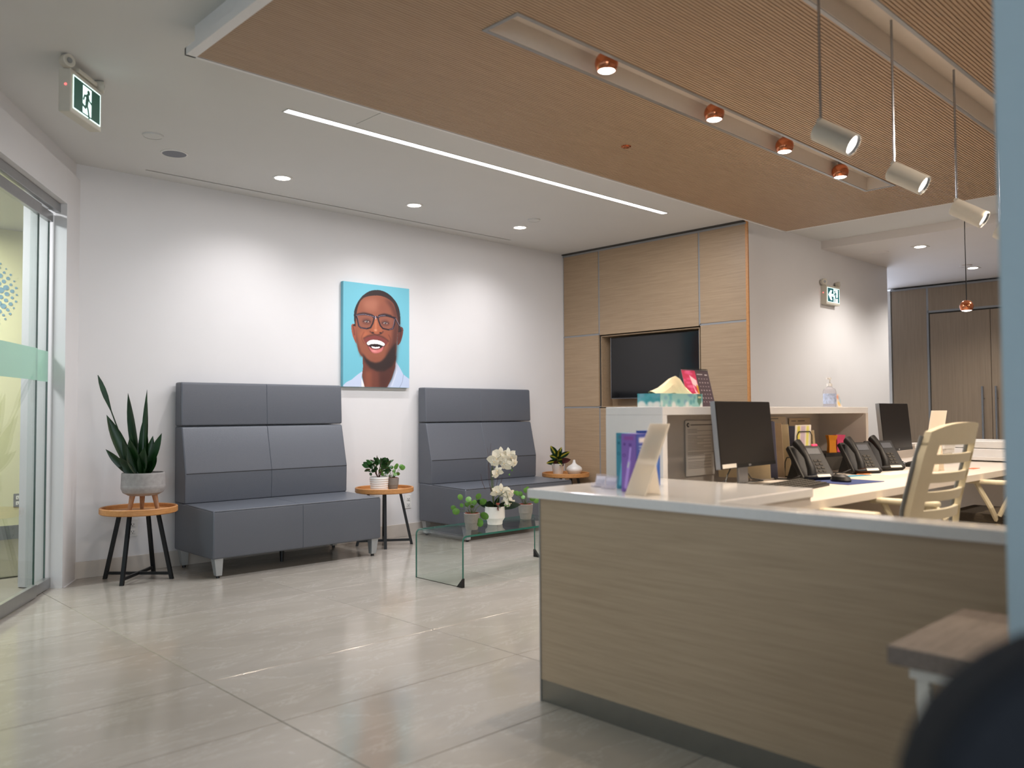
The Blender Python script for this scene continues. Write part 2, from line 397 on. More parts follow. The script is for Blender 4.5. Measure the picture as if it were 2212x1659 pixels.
for i in range(-4, 9):
    for j in range(-7, 7):
        x, y = XJ+(i+.5)*1.13, YJ+(j+.5)*.59
        if x > 11 or y < -3.6: continue
        corners = [(x-.5635, y-.2938), (x+.5635, y-.2938), (x+.5635, y+.2938), (x-.5635, y+.2938)]
        ds = [(Vector(c)-ga).dot(gn) for c in corners]
        if max(ds) < -.02 or y > 5.9: continue
        k = random.choice((0, 1, 2))
        if min(ds) < -.02 or y+.2938 > YW:
            poly = clip_poly(corners, ga-gn*.02, gn)
            poly = clip_poly([tuple(p) for p in poly], Vector((0, YW)), Vector((0, -1)))
            if len(poly) < 3: continue
            obj('tile', MB().prism([(a-x, b-y) for a, b in poly], -.006, 0), ('tile1', 'tile2', 'tile3')[k], fl).location = (x, y, 0)
            continue
        if k not in used: o = tm[k]; used.add(k)
        else: o = tm[k].copy(); COL.objects.link(o); o.parent = fl
        o.location = (x, y, 0)
for k in tm:
    if k not in used: bpy.data.objects.remove(tm[k])

# portrait wall, wall behind the television, long white wall, end wall
struct('wall_back', MB().box(1.70, XT+.3, YW, YW+.2, 0, ZC).box(1.60, 1.70, YW, YW+.2, 2.58, ZC), 'wall')
b = struct('baseboard_back', MB().box(1.69, XT, YW-.012, YW, 0, .108), 'base', bevel=.002)
# television wall: a core, seven wood panels with aluminium reveals, a niche
tvw = struct('wall_television', MB().box(XT+.20, XT+.3, 3.94, YW, 0, ZC)
             .box(XT+.02, XT+.2, 3.74, 4.21, 0, ZC).box(XT+.02, XT+.2, 5.385, YW, 0, ZC).box(XT+.02, XT+.2, 4.21, 5.385, 1.83, ZC).box(XT+.02, XT+.2, 4.21, 5.385, 0, 1.105), 'gap')
g = .009
for (y0, y1, z0, z1) in ((5.385, YW, 1.84, 2.69), (5.385, YW, 1.112, 1.84), (5.385, YW, .0, 1.112),
                         (4.21, 5.385, 1.83-g, 2.69), (4.21, 5.385, 0, 1.112), (3.73, 4.21, 1.84, 2.69), (3.73, 4.21, 0, 1.84)):
    obj('wood_panel', MB().box(XT, XT+.03, y0+g, y1-g, z0+g, z1-g), 'panel', tvw, bevel=.0015, seg=1)
al = MB()
for y in (5.385, 4.21): al.box(XT+.005, XT+.021, y-g, y+g, 1.84 if y == 4.21 else 1.84, 2.69)
al.box(XT+.005, XT+.021, 5.385-g, 5.385+g, 0, 1.112)
for (y0, y1, z) in ((5.385, YW, 1.84), (3.73, 4.21, 1.84), (5.385-g, YW, 1.112)): al.box(XT+.005, XT+.021, y0, y1, z-g, z+g)
al.box(XT-.004, XT+.021, 3.73, YW, 2.672, 2.690)
obj('reveal_trim', al, 'alug', tvw)
obj('niche_lining', MB().box(XT+.02, XT+.19, 4.222, 4.23, 1.12, 1.815).box(XT+.02, XT+.19, 5.368, 5.376, 1.12, 1.815).box(XT+.02, XT+.19, 4.222, 5.376, 1.813, 1.821).box(XT+.02, XT+.19, 4.222, 5.376, 1.112, 1.12).box(XT+.18, XT+.19, 4.222, 5.376, 1.12, 1.815), 'panel', tvw)
struct('trim_1', MB().box(XT-.003, XT+.012, 3.715, 3.739, 0, ZC), 'oak')
struct('wall_white', MB().box(XT+.012, 9.27, 3.715, 3.93, 0, ZC), 'wall')
struct('baseboard_white', MB().box(XT+.04, 9.27, 3.703, 3.715, 0, .108), 'base')
# far storage wall of wood with double doors
far = struct('wall_far', MB().box(10.93, 11.1, .6, 4.34, 0, 2.62).box(10.93, 11.1, 4.34, 4.62, 0, .3), 'gap')
g2 = .012
for (y0, y1, z0, z1) in ((3.885, 4.33, 0, 2.60), (2.3, 3.885, 2.29, 2.60), (1.1, 2.3, 0, 2.60)):
    obj('wood_panel', MB().box(10.90, 10.93, y0+g2, y1-g2, z0+g2, z1-g2), 'farw', far, bevel=.002, seg=1)
obj('reveal_trim', MB().box(10.902, 10.925, 3.873, 3.897, 0, 2.6).box(10.902, 10.925, 2.3, 3.885, 2.278, 2.302).box(10.895, 10.925, 1.1, 4.33, 2.588, 2.61).box(10.902, 10.925, 2.288, 2.312, 0, 2.6), 'alug', far)
for n_, (y0, y1, hy) in enumerate(((3.184, 3.86, 3.265), (2.50, 3.178, 3.12)), 1):
    dr = struct('door_%d' % n_, MB().box(10.905, 10.935, y0, y1, .02, 2.262), 'farw', bevel=.002)
    obj('door_handle', MB().rod((10.845, hy, .45), (10.845, hy, 1.345), .014).rod((10.845, hy, .6), (10.91, hy, .6), .008).rod((10.845, hy, 1.2), (10.91, hy, 1.2), .008), 'steel', dr, smooth=True)
# daylight window between white wall and storage wall
win = struct('window_1', MB().box(10.96, 10.97, 4.36, 5.9, .3, 2.6), 'day')
obj('window_frame', MB().box(10.90, 10.96, 4.335, 4.37, .3, 2.6).box(10.90, 10.96, 4.37, 5.9, 2.385, 2.415).box(10.90, 10.96, 4.37, 5.9, 2.57, 2.6).box(10.90, 10.96, 4.37, 5.9, .3, .34).box(10.9, 10.96, 5.86, 5.9, .3, 2.6), 'plate', win)
struct('wall_passage', MB().box(9.27, 11.1, 5.9, 6.0, 0, 2.62), 'wall')
struct('wall_right', MB().box(1.547, 1.665, -1.6, .437, 0, ZC), 'blue', bevel=.004)
struct('wall_rear', MB().box(1.665, 11.0, -1.75, -1.6, 0, ZC), 'wall')
struct('wall_end', MB().box(11.0, 11.1, -1.6, 1.1, 0, 2.62), 'wall')

# ceilings
cl = MB().box(-5, 2.06, -4, 8.5, ZC, ZC+.15).box(2.06, 5.45, -4, 5.690, ZC, ZC+.15).box(2.06, 5.45, 5.712, 8.5, ZC, ZC+.15).box(5.45, 7.72, -4, 8.5, ZC, ZC+.15)
ceil = struct('ceiling', cl, 'ceil')
obj('slot_diffuser', MB().box(2.06, 5.45, 5.690, 5.712, ZC+.02, ZC+.03), 'black', ceil)
obj('access_panel', MB().box(2.60, 2.94, 3.66, 3.985, ZC-.003, ZC+.01), 'ceil', ceil)
obj('shadow_gap', MB().box(XT-.02, XT+.03, 3.74, YW, ZC-.012, ZC+.005), 'gap', ceil)
struct('ceiling_far', MB().box(7.72, 11.1, -1.8, 6.1, 2.63, 2.86), 'ceil_r')
# left wall: band, header wall over the glass, thick jamb
def gp(s, off=0, z=None):
    p = ga+gd*s+gn*off
    return (p.x, p.y) if z is None else (p.x, p.y, z)
def quad(s0, s1, o0, o1): return [gp(s0, o0), gp(s1, o0), gp(s1, o1), gp(s0, o1)]
jam = [(1.507, 5.673), (1.56, 5.624), (1.705, 5.868), (1.72, 6.1), (1.50, 6.1), (1.375, 5.86)]
struct('wall_left', MB().prism(jam, 0, 2.60).prism(quad(-4.6, .775, .0, .072), 2.375, 2.60), 'wall')
struct('wall_left_band', MB().prism(quad(-4.6, 1.08, -.03, .045), 2.60, ZC), 'wall')
struct('baseboard_left', MB().prism([(1.578, 5.632), (1.566, 5.640), (1.694, 5.860), (1.706, 5.852)], .0, .0012), 'wall')
# the glass front: fixed pane, sliding pane, rails, band and decal
gf = thing('glass_partition', 'clear glass sliding front with frosted band and steel rails, left of the portrait wall', 'glass door', (ga.x, ga.y, 0), R(58.18))
def lb(s0, s1, o0, o1, z0, z1): return MB().box(s0, s1, -o1, -o0, z0, z1)
obj('fixed_pane', lb(.46, .762, -.034, -.024, .06, 2.30), 'glass', gf)
obj('sliding_pane', lb(-1.3, .497, -.008, .002, .075, 2.27), 'glass', gf)
obj('pane_edge', lb(.497, .499, -.008, .002, .075, 2.27), 'gedge', gf)
obj('pane_edge', lb(.762, .764, -.034, -.024, .06, 2.30), 'gedge', gf)
obj('frosted_band', lb(-1.3, .497, .0022, .0032, 1.265, 1.452), 'frost', gf)
obj('frosted_band', lb(.499, .762, -.0235, -.0225, 1.265, 1.452), 'frost', gf)
obj('track_cover', lb(-4.5, .84, .0, .034, 2.318, 2.372).box(-4.5, .84, -.012, .06, 2.345, 2.374), 'alu', gf, bevel=.002)
obj('door_carrier', lb(-1.3, .5, -.012, .014, 2.24, 2.305), 'alu', gf, bevel=.002)
obj('door_carrier', lb(.505, .765, -.038, -.005, 2.255, 2.31), 'alu', gf, bevel=.002)
obj('floor_rail', lb(-4.5, .5, -.012, .016, .006, .078), 'alu', gf, bevel=.002)
obj('floor_rail', lb(.5, .772, -.038, .004, .006, .066), 'alu', gf, bevel=.002)
obj('corner_post', lb(.765, .772, -.036, -.026, .06, 2.31), 'alug', gf)
# the room behind the glass
struct('wall_inner', MB().box(-4, 4, 8.13, 8.25, 0, 2.66), 'yellow')
struct('baseboard_inner', MB().box(-4, 4, 8.115, 8.13, 0, .12), 'greyb')
struct('ceiling_inner', MB().prism([(-4.9, -2.5), (-.9, 1.8), (1.32, 5.6), (1.3, 8.13), (-4.9, 8.13)], 2.655, 2.69).prism([(1.3, 5.9), (1.72, 6.1), (4, 6.1), (4, 8.13), (1.3, 8.13)], 2.655, 2.69), 'ceil')
struct('floor_inner', MB().prism([(-4, 6.25), (4, 6.25), (4, 8.13), (-4, 8.13)], -.006, .004), 'carpet')
lg = thing('wall_logo', 'pale blue tooth outline ringed by dots on the yellowish wall behind the glass', 'wall logo', (1.545, 8.128, 2.10))
dots = MB()
def disc(s, z, r):
    n = 14; vs = [(s+r*math.cos(2*PI*k/n), .001, z+r*math.sin(2*PI*k/n)) for k in range(n)]; vs2 = [(a, -.003, c) for a, b_, c in vs]
    dots.add(vs+vs2, [tuple(range(n)), tuple(range(n, 2*n))]+[(k, (k+1) % n, n+(k+1) % n, n+k) for k in range(n)])
for ring, (rr, ds, cnt) in enumerate(((.165, .017, 20), (.203, .024, 22), (.245, .021, 28), (.287, .014, 32), (.320, .009, 34))):
    for k in range(cnt):
        a = 2*PI*(k+.5*(ring % 2))/cnt
        disc(rr*math.cos(a), rr*math.sin(a), ds*(.75+.4*((k*7+ring*3) % 5)/4))
obj('dot', dots, 'dot', lg, kind='stuff')
tm_ = MB(); tooth = spline([(0, .11), (.06, .14), (.12, .12), (.14, .05), (.125, -.03), (.10, -.13), (.07, -.17), (.045, -.10), (0, -.05), (-.045, -.10), (-.07, -.17), (-.10, -.13), (-.125, -.03), (-.14, .05), (-.12, .12), (-.06, .14)], 4)
tm_.tube([(s_, -.001, z) for s_, z in tooth]+[(tooth[0][0], -.001, tooth[0][1])], .008, 6)
obj('tooth_outline', tm_, 'dot', lg)
def outlet(name, label, loc, rz, mat='plate', pm_='plate'):
    o = thing(name, label, 'outlet', loc, rz)
    obj('cover_plate', MB().box(-.036, .036, -.007, 0, -.058, .058), mat, o, bevel=.002)
    for s in (-1, 1):
        f = obj('socket', MB().box(-.018, .018, -.011, -.006, s*.024-.016, s*.024+.016), pm_, o, bevel=.003)
        obj('slot', MB().box(-.009, -.006, -.0115, -.010, s*.024-.006, s*.024+.006).box(.006, .009, -.0115, -.010, s*.024-.005, s*.024+.005).rod((0, -.0115, s*.024-.010), (0, -.010, s*.024-.010), .003, n=8), 'black', f)
    return o
outlet('wall_outlet', 'white double wall outlet between the legs of the left oak side table', (2.055, YW, .296), 0)
outlet('wall_outlet', 'white double wall outlet between the middle side table and the right settee', (4.36, YW, .296), 0)
outlet('wall_outlet', 'grey framed double outlet on the yellowish wall behind the glass', (1.90, 8.13, .33), 0, 'greyb')
outlet('wall_outlet', 'white outlet low on the wood panelled wall beside the right side table', (XT, 5.12, .56), -PI/2)

# ------------------------------------------------------------------ ribbed wood ceiling canopy
WZ = 2.590
can = thing('ceiling_canopy', 'dropped ceiling canopy of ribbed honey coloured wood with white edge', 'ceiling panel', (1.44, 3.47, WZ))
def cb(x0, x1, y0, y1, z0, z1, mb=None): return (mb or MB()).box(x0-1.44, x1-1.44, y0-3.47, y1-3.47, z0-WZ, z1-WZ)
X0, X1, Y0, Y1 = 1.44, 6.56, -1.55, 3.47
holes = [(2.20, 5.745, 2.255, 2.43), (1.60, 6.2, 1.27, 1.43)]          # two recessed light channels
back = MB()
ys = [Y0, 1.27, 1.43, 2.255, 2.43, Y1]
cb(X0, X1, Y0, 1.27, WZ+.006, WZ+.016, back); cb(X0, X1, 1.43, 2.255, WZ+.006, WZ+.016, back); cb(X0, X1, 2.43, Y1, WZ+.006, WZ+.016, back)
cb(X0, 1.60, 1.27, 1.43, WZ+.006, WZ+.016, back); cb(6.2, X1, 1.27, 1.43, WZ+.006, WZ+.016, back)
cb(X0, 2.20, 2.255, 2.43, WZ+.006, WZ+.016, back); cb(5.745, X1, 2.255, 2.43, WZ+.006, WZ+.016, back)
obj('canopy_backing', back, 'slatd', can)
sl = MB(); y = Y0+.02; p = .0155
while y < Y1-.012:
    segs = [(X0+.02, X1-.01)]
    for (hx0, hx1, hy0, hy1) in holes:
        if hy0-.013 < y < hy1: segs = [(X0+.02, hx0), (hx1, X1-.01)]
    for a, b_ in segs: cb(a, b_, y, y+.0108, WZ, WZ+.008, sl)
    y += p
obj('ribs', sl, 'slat', can, kind='stuff')
ed = MB(); cb(1.415, X0+.02, Y0, Y1+.012, WZ-.002, WZ+.03, ed); cb(1.415, X1+.008, Y1-.002, Y1+.012, WZ-.002, WZ+.03, ed); cb(X1-.008, X1+.008, Y0, Y1+.012, WZ-.002, WZ+.03, ed)
obj('edge_trim', ed, 'white', can, bevel=.001, seg=1)
bk = MB(); cb(1.437, 6.50, Y0, 1.27, WZ+.03, ZC, bk); cb(1.437, 6.5, 1.43, 2.255, WZ+.03, ZC, bk); cb(1.437, 6.5, 2.43, 3.431, WZ+.03, ZC, bk)
cb(1.437, 1.60, 1.27, 1.43, WZ+.03, ZC, bk); cb(6.2, 6.5, 1.27, 1.43, WZ+.03, ZC, bk); cb(1.437, 2.2, 2.255, 2.43, WZ+.03, ZC, bk); cb(5.745, 6.5, 2.255, 2.43, WZ+.03, ZC, bk)
obj('bulkhead', bk, 'white', can)
def channel(x0, x1, y0, y1, label):
    t = thing('recessed_channel', label, 'light channel', (x0, y0, WZ)); lx, ly = x1-x0, y1-y0
    obj('channel_lining', MB().box(0, lx, 0, .004, .0, .095).box(0, lx, ly-.004, ly, .0, .095).box(0, .004, 0, ly, 0, .095).box(lx-.004, lx, 0, ly, 0, .095).box(0, lx, 0, ly, .09, .095), 'cream', t)
    obj('channel_frame', MB().box(-.016, lx+.016, -.016, .002, -.004, .004).box(-.016, lx+.016, ly-.002, ly+.016, -.004, .004).box(-.016, .002, 0, ly, -.004, .004).box(lx-.002, lx+.016, 0, ly, -.004, .004), 'alu', t, bevel=.001, seg=1)
    return t
channel(2.20, 5.745, 2.255, 2.43, 'long recessed channel in the wood canopy holding four copper globe spots')
channel(1.60, 6.2, 1.27, 1.43, 'long recessed channel from which the white cylinder spots hang')
def globe(name, label, loc, r=.05, cord=None, group=None):
    t = thing(name, label, 'lamp', loc, 0, group)
    prof = [(r*math.cos(a), r*math.sin(a)) for a in [R(v) for v in range(-42, 91, 8)]]+[(0, r)]
    obj('copper_shade', MB().lathe([(r*.70, -r*.60)]+prof, 32), 'copper', t, smooth=True)
    obj('lens', MB().lathe([(0, -r*.80), (r*.3, -r*.79), (r*.6, -r*.72), (r*.73, -r*.64)], 28), 'lamp', t, smooth=True)
    if cord: obj('cord', MB().rod((0, 0, r), (0, 0, cord), .0035, n=6), 'black', t)
    else: obj('stem', MB().rod((0, 0, r*.9), (0, 0, .072), .012), 'alu', t)
    return t
for n_, x in enumerate((2.827, 3.713, 4.476, 5.231)):
    globe('copper_globe_spot', ('nearest of four copper globe spots in the ceiling channel', 'second nearest copper globe spot in the ceiling channel', 'third copper globe spot along the ceiling channel', 'farthest of the four copper globe spots in the ceiling channel')[n_], (x, 2.335+.015*n_, WZ+.017), .052, None, 'copper globe spots in the canopy channel')
globe('copper_pendant', 'small copper globe pendant on a thin black cord before the storage doors', (7.154, 2.253, 1.885), .05, ZC-1.885, None)
sp = thing('sprinkler_cap', 'small copper sprinkler cap in the ribbed wood canopy', 'sprinkler', (3.76, 2.966, WZ))
obj('cap', MB().lathe([(0, -.010), (.018, -.009), (.021, 0)], 20), 'copper', sp, smooth=True); obj('escutcheon', MB().lathe([(.021, -.004), (.029, -.003), (.029, .002)], 20), 'copper', sp)
def cyl_spot(loc, label, az):
    t = thing('cylinder_spot', label, 'lamp', loc, az, 'white cylinder spots on rods')
    ax = Matrix.Translation((.0, 0, 0)) @ Matrix.Rotation(R(124), 4, 'Y')      # points along +x, tilted down
    h = MB(); h.M = ax; h.lathe([(0, -.03), (.036, -.03), (.04, -.026), (.04, .122), (.0365, .124), (.036, .10), (0, .10)], 36)
    obj('housing', h, 'beige', t, smooth=True)
    q = MB(); q.M = ax; q.lathe([(.0365, .1235), (.030, .110), (.030, .106)], 32); obj('baffle', q, 'black', t, smooth=True)
    q = MB(); q.M = ax; q.lathe([(0, .116), (.030, .112)], 28); obj('lens', q, 'lampc', t, smooth=True)
    obj('rod', MB().rod((-.012, 0, .035), (-.012, 0, 2.68-loc[2]), .0052, n=10), 'steel', t, smooth=True)
    obj('knuckle', MB().rod((-.012, -.014, .042), (-.012, .014, .042), .011, n=12), 'beige', t, smooth=True)
    return t
for n_, (x, z) in enumerate(((2.845, 2.055), (3.495, 2.035), (4.225, 2.01), (4.86, 1.99))):
    cyl_spot((x, 1.35, z), ('white cylinder spot on a rod, nearest and highest in the picture', 'second white cylinder spot on a rod from the left', 'third white cylinder spot, its tail before the black pendant cord', 'white cylinder spot half hidden by the blue wall end')[n_], R(-86))
# flush fittings in the white ceiling
def downlight(x, y, z, label, sq=False, group='recessed downlights'):
    t = thing('recessed_downlight', label, 'lamp', (x, y, z), 0, group)
    if sq: obj('trim', MB().box(-.065, .065, -.065, .065, -.004, .002), 'warmw', t, bevel=.001, seg=1)
    else: obj('trim', MB().lathe([(.052, -.002), (.054, -.006), (.068, -.005), (.07, 0)], 32), 'plate', t, smooth=True)
    obj('lens', MB().lathe([(0, -.0065), (.044, -.006), (.053, -.003)], 28), 'lamp', t, smooth=True)
downlight(2.824, 5.249, ZC, 'round recessed downlight nearest the glass front, above the left settee')
downlight(3.96, 5.24, ZC, 'round recessed downlight above the portrait')
downlight(5.127, 5.241, ZC, 'round recessed downlight above the right settee')
downlight(8.30, 3.01, 2.63, 'square trimmed downlight in the far ceiling, nearer one', True)
downlight(9.98, 3.07, 2.63, 'square trimmed downlight in the far ceiling beside the pendant cord', True)
def disc_thing(name, label, cat, x, y, z, r, m1, m2, dz=.006):
    t = thing(name, label, cat, (x, y, z)); obj('rim', MB().lathe([(r*.86, -dz), (r*.98, -dz*.8), (r, 0)], 36), m1, t, smooth=True); obj('face', MB().lathe([(0, -dz*.9), (r*.86, -dz*.9)], 32), m2, t)
disc_thing('ceiling_speaker', 'round ceiling speaker with grey mesh beside the exit sign', 'speaker', 2.06, 5.215, ZC, .083, 'plate', 'grey')
disc_thing('ceiling_cover', 'round white blank cover in the ceiling next to the speaker', 'ceiling cover', 1.83, 4.955, ZC, .058, 'ceil', 'ceil', .012)
disc_thing('ceiling_cover', 'round white blank cover in the ceiling near the wood wall', 'ceiling cover', 5.01, 4.95, ZC, .055, 'ceil', 'ceil', .012)
disc_thing('ceiling_cover', 'faint round cover in the far lowered ceiling', 'ceiling cover', 8.30, 3.40, 2.63, .09, 'ceil_r', 'ceil_r', .008)
disc_thing('ceiling_cover', 'small round cover in the far ceiling behind the pendant cord', 'ceiling cover', 9.75, 3.07, 2.63, .06, 'ceil_r', 'ceil_r', .012)
ll = thing('linear_light', 'long thin glowing light line recessed in the white ceiling', 'lamp', (2.2, 4.03, ZC))
obj('diffuser', MB().box(.004, 3.451, .004, .054, -.003, .002), 'strip', ll)
obj('trim', MB().box(-.004, 3.459, -.004, .004, -.004, .002).box(-.004, 3.459, .054, .062, -.004, .002).box(-.004, .004, 0, .058, -.004, .002).box(3.451, 3.459, 0, .058, -.004, .002), 'plate', ll)

# ------------------------------------------------------------------ exit signs
def running_man(P_, ox, oy, s, c, mir=1):
    def q(x, y): return (ox+mir*x*s, oy+y*s)
    P_.ell(*q(.10, -.42), .095*s, .095*s, c)
    P_.line([q(.04, -.26), q(-.02, .05)], .19*s, c); P_.line([q(.05, -.27), q(-.16, -.22), q(-.22, -.06)], .085*s, c)
    P_.line([q(.06, -.26), q(.16, -.12), q(.30, -.06)], .085*s, c); P_.line([q(-.02, .05), q(-.10, .22), q(-.34, .14)], .11*s, c)
    P_.line([q(-.01, .05), q(.08, .25), q(.14, .50)], .11*s, c)
gr = (12, 46, 36); wh = (225, 255, 250)
P1 = Paint(120, 84, (0, 0, 1.3, .9), wh); P1.rect(.03, .03, 1.27, .87, gr); P1.rect(.44, .09, .84, .83, wh); running_man(P1, .64, .50, .72, gr)
P2 = Paint(120, 84, (0, 0, 1.3, .9), wh); P2.rect(.03, .03, 1.27, .87, (14, 62, 66)); P2.rect(.66, .06, 1.10, .85, wh); running_man(P2, .86, .48, .68, (14, 62, 66), -1)
P2.poly([(.10, .45), (.34, .16), (.52, .16), (.40, .37), (.64, .37), (.64, .54), (.40, .54), (.52, .76), (.34, .76)], wh)
def exit_sign(loc, rz, label, P_, w=.29, h=.20, d=.055, ceiling=True):
    t = thing('exit_sign', label, 'exit sign', loc, rz)         # local: x across, -y is the lit front, z up, origin at top centre
    obj('housing', MB().box(-w/2, w/2, -d/2, d/2, -h, 0), 'beige', t, bevel=.004)
    P_.obj('lit_panel', (-w/2+.02, -d/2-.002, -.022), (w-.034, 0, 0), (0, 0, -h+.044), 'p_glow', t)
    for s in (-1, 1):
        m = Matrix.Translation((s*(w/2+.005)-.0, -.01, .028)) @ Matrix.Rotation(R(28*s), 4, 'Z') @ Matrix.Rotation(R(90), 4, 'X')
        q = MB(); q.M = m; q.lathe([(0, -.025), (.024, -.02), (.03, .0), (.03, .022), (.026, .024), (0, .02)], 20)
        hd = obj('lamp_head', q, 'beige', t, smooth=True)
        q = MB(); q.M = m; q.lathe([(0, .0262), (.012, .0262), (.013, .024)], 14); obj('bulb', q, 'steel', hd)
        obj('lamp_bracket', MB().box(s*(w/2-.02)-.012, s*(w/2-.02)+.012, -.012, .012, -.002, .012), 'beige', t)
    if ceiling: obj('canopy', MB().box(-.085, .085, -.035, .035, .004, .022).box(-.03, .03, -.015, .015, -.002, .006), 'beige', t, bevel=.002)
    obj('indicator', MB().rod((-w/2-.002, -.005, -.075), (-w/2, -.005, -.075), .005, n=8), emis('red_led', (255, 90, 90), 2), t)
exit_sign((1.225, 4.227, 2.648), R(46.5), 'green running man exit sign hanging from ceiling above the glass front', P1)
exit_sign((7.84, 3.695, 2.278), 0, 'exit sign with left arrow mounted on the long white wall', P2, .29, .185, .07, False)

# ================================================================== WAITING AREA
def settee(loc, label):
    """origin: front left corner on the floor; x along, y back to the wall"""
    t = thing('settee', label, 'settee', loc, 0, 'grey high-backed settees')
    Lx = 1.295; D = .64; mid = .645
    seat = rprof([(0, .125), (D-.015, .125), (D-.015, .452), (.0, .432)], [.02, .02, .013, .018])
    obj('seat', pillow(seat, 0, Lx, .010, (mid,)), 'vinyl', t, smooth=True)
    pip = MB(); pip.tube([(.012, .003, .434), (Lx-.012, .003, .434)], .0035, 6).tube([(.003, .008, .434), (.003, .44, .448)], .0035, 6)
    obj('piping', pip, 'vinyl', t, smooth=True)
    low = rprof([(.46, .447), (.455, .653), (.53, .975), (D, .975), (D, .447)], [.012, .012, .016, .012, .012])
    obj('lower_backrest', pillow(low, .004, Lx-.004, .010, (mid,)), 'vinyl', t, smooth=True)
    obj('seam', MB().box(.012, Lx-.012, .4535, .462, .650, .653), 'black', t)
    upc = rprof([(.528, .98), (.540, 1.285), (D, 1.285), (D, .98)], [.016, .02, .014, .013])
    obj('upper_backrest', pillow(upc, .004, Lx-.004, .011, (mid,)), 'vinyl', t, smooth=True)
    def leg(x, y, sx):
        v = [(x-.03, y-.03, .13), (x+.03, y-.03, .13), (x+.03, y+.03, .13), (x-.03, y+.03, .13)]
        w = [(x-.02-sx*.006, y-.022, .016), (x+.02-sx*.006, y-.022, .016), (x+.02-sx*.006, y+.018, .016), (x-.02-sx*.006, y+.018, .016)]
        l = obj('leg', MB().add(v+w, [(0, 1, 2, 3), (7, 6, 5, 4), (0, 4, 5, 1), (1, 5, 6, 2), (2, 6, 7, 3), (3, 7, 4, 0)]), 'sleg', t, bevel=.002, seg=1)
        obj('glide', MB().rod((x-sx*.006, y-.002, 0), (x-sx*.006, y-.002, .017), .012, n=12), 'black', l)
    for x, sx in ((.045, -1), (Lx-.045, 1)):
        for y in (.04, D-.06): leg(x, y, sx)
    obj('centre_leg', MB().rod((mid, .30, 0), (mid, .30, .13), .012, .02, 12), 'black', t)
    return t
sA = settee((2.325, 5.205, 0), 'grey high-backed settee left of the portrait, between two side tables')
dup(sA, (4.452, 5.205, 0), 0, 'grey high-backed settee right of the portrait, behind the glass coffee table')

def side_table(loc, rz, label):
    t = thing('side_table', label, 'side table', loc, rz, 'round oak side tables')
    r = .235
    obj('tray', MB().lathe([(0, .425), (r-.008, .425), (r, .431), (r, .462), (r-.004, .466), (r-.012, .466), (r-.015, .462), (r-.015, .440), (0, .440)], 56), 'oak', t, smooth=True)
    for k in range(4):
        a = PI/4+k*PI/2; c, s_ = math.cos(a), math.sin(a)
        p0, p1 = Vector((c*.125, s_*.125, .426)), Vector((c*.218, s_*.218, 0)); q = Vector((-s_, c, 0))*.011; rr = Vector((c, s_, 0))*.011
        v = [p0-q-rr, p0+q-rr, p0+q+rr, p0-q+rr, p1-q-rr, p1+q-rr, p1+q+rr, p1-q+rr]
        obj('leg', MB().add(v, [(0, 1, 2, 3), (7, 6, 5, 4), (0, 4, 5, 1), (1, 5, 6, 2), (2, 6, 7, 3), (3, 7, 4, 0)]), 'blackm', t)
    for k in range(2):
        a = PI/4+k*PI/2; m = Matrix.Rotation(a, 4, 'Z'); b_ = MB(); b_.M = m; b_.box(-.206, .206, -.008, .008, .028+.0*k, .046)
        obj('stretcher', b_, 'blackm', t)
    return t
T1 = side_table((2.0, 5.59, 0), R(0), 'oak side table in the corner carrying the bowl planter')
T2 = dup(T1, (3.925, 5.595, 0), R(12), 'oak side table between the two settees carrying two small plants')
T3 = dup(T1, (6.11, 5.615, 0), R(20), 'oak side table against the wood wall carrying a white diffuser')

def leaf_mesh(L, Wd, curl=.25, fold=.12, n=9, base=.25, tip=1.0, thick=True):
    """blade along +z from the origin, width along x, curling towards +y"""
    vs = []; fs = []
    for i in range(n+1):
        t = i/n; w = Wd/2*(math.sin(PI*min(1, t**.75*(1-base)+base)) if t < 1 else 0)
        w = Wd/2*((base+(1-base)*math.sin(PI*.5*min(1, t/.45))) if t < .45 else math.cos(PI/2*((t-.45)/.55)**1.3))
        w = max(w, .0006)
        z = L*(t-.12*curl*t*t); y = curl*L*t*t
        vs += [(-w, y+fold*w, z), (0, y-fold*w*.6, z), (w, y+fold*w, z)]
    for i in range(n):
        a = 3*i; fs += [(a, a+1, a+4, a+3), (a+1, a+2, a+5, a+4)]
    me = bpy.data.meshes.new('leaf'); me.from_pydata([Vector(v) for v in vs], [], fs); me.shade_smooth(); return me
def put(name, me, parent, loc, dirv, roll=0, s=1, mat=None):
    o = bpy.data.objects.new(name, me); COL.objects.link(o); o.parent = parent; o.location = loc
    q = Vector(dirv).normalized().to_track_quat('Z', 'Y') @ Matrix.Rotation(roll, 3, 'Z').to_quaternion()
    zd = Vector(dirv).normalized(); xd = zd.cross(FX)
    if xd.length > .15:
        xd.normalize(); q = (Matrix((xd, zd.cross(xd), zd)).transposed() @ Matrix.Rotation(roll, 3, 'Z')).to_quaternion()
    o.rotation_mode = 'QUATERNION'; o.rotation_quaternion = q; o.scale = (s, s, s) if not hasattr(s, '__len__') else s
    return o
def lm(key, *a, **k):
    me = leaf_mesh(*a, **k); me.materials.append(MT[key]); return me
RX, UZ = Vector((.722, -.692, 0)), Vector((0, 0, 1)); FX = Vector((.692, .722, 0))     # picture right / up / away, for composing the plants
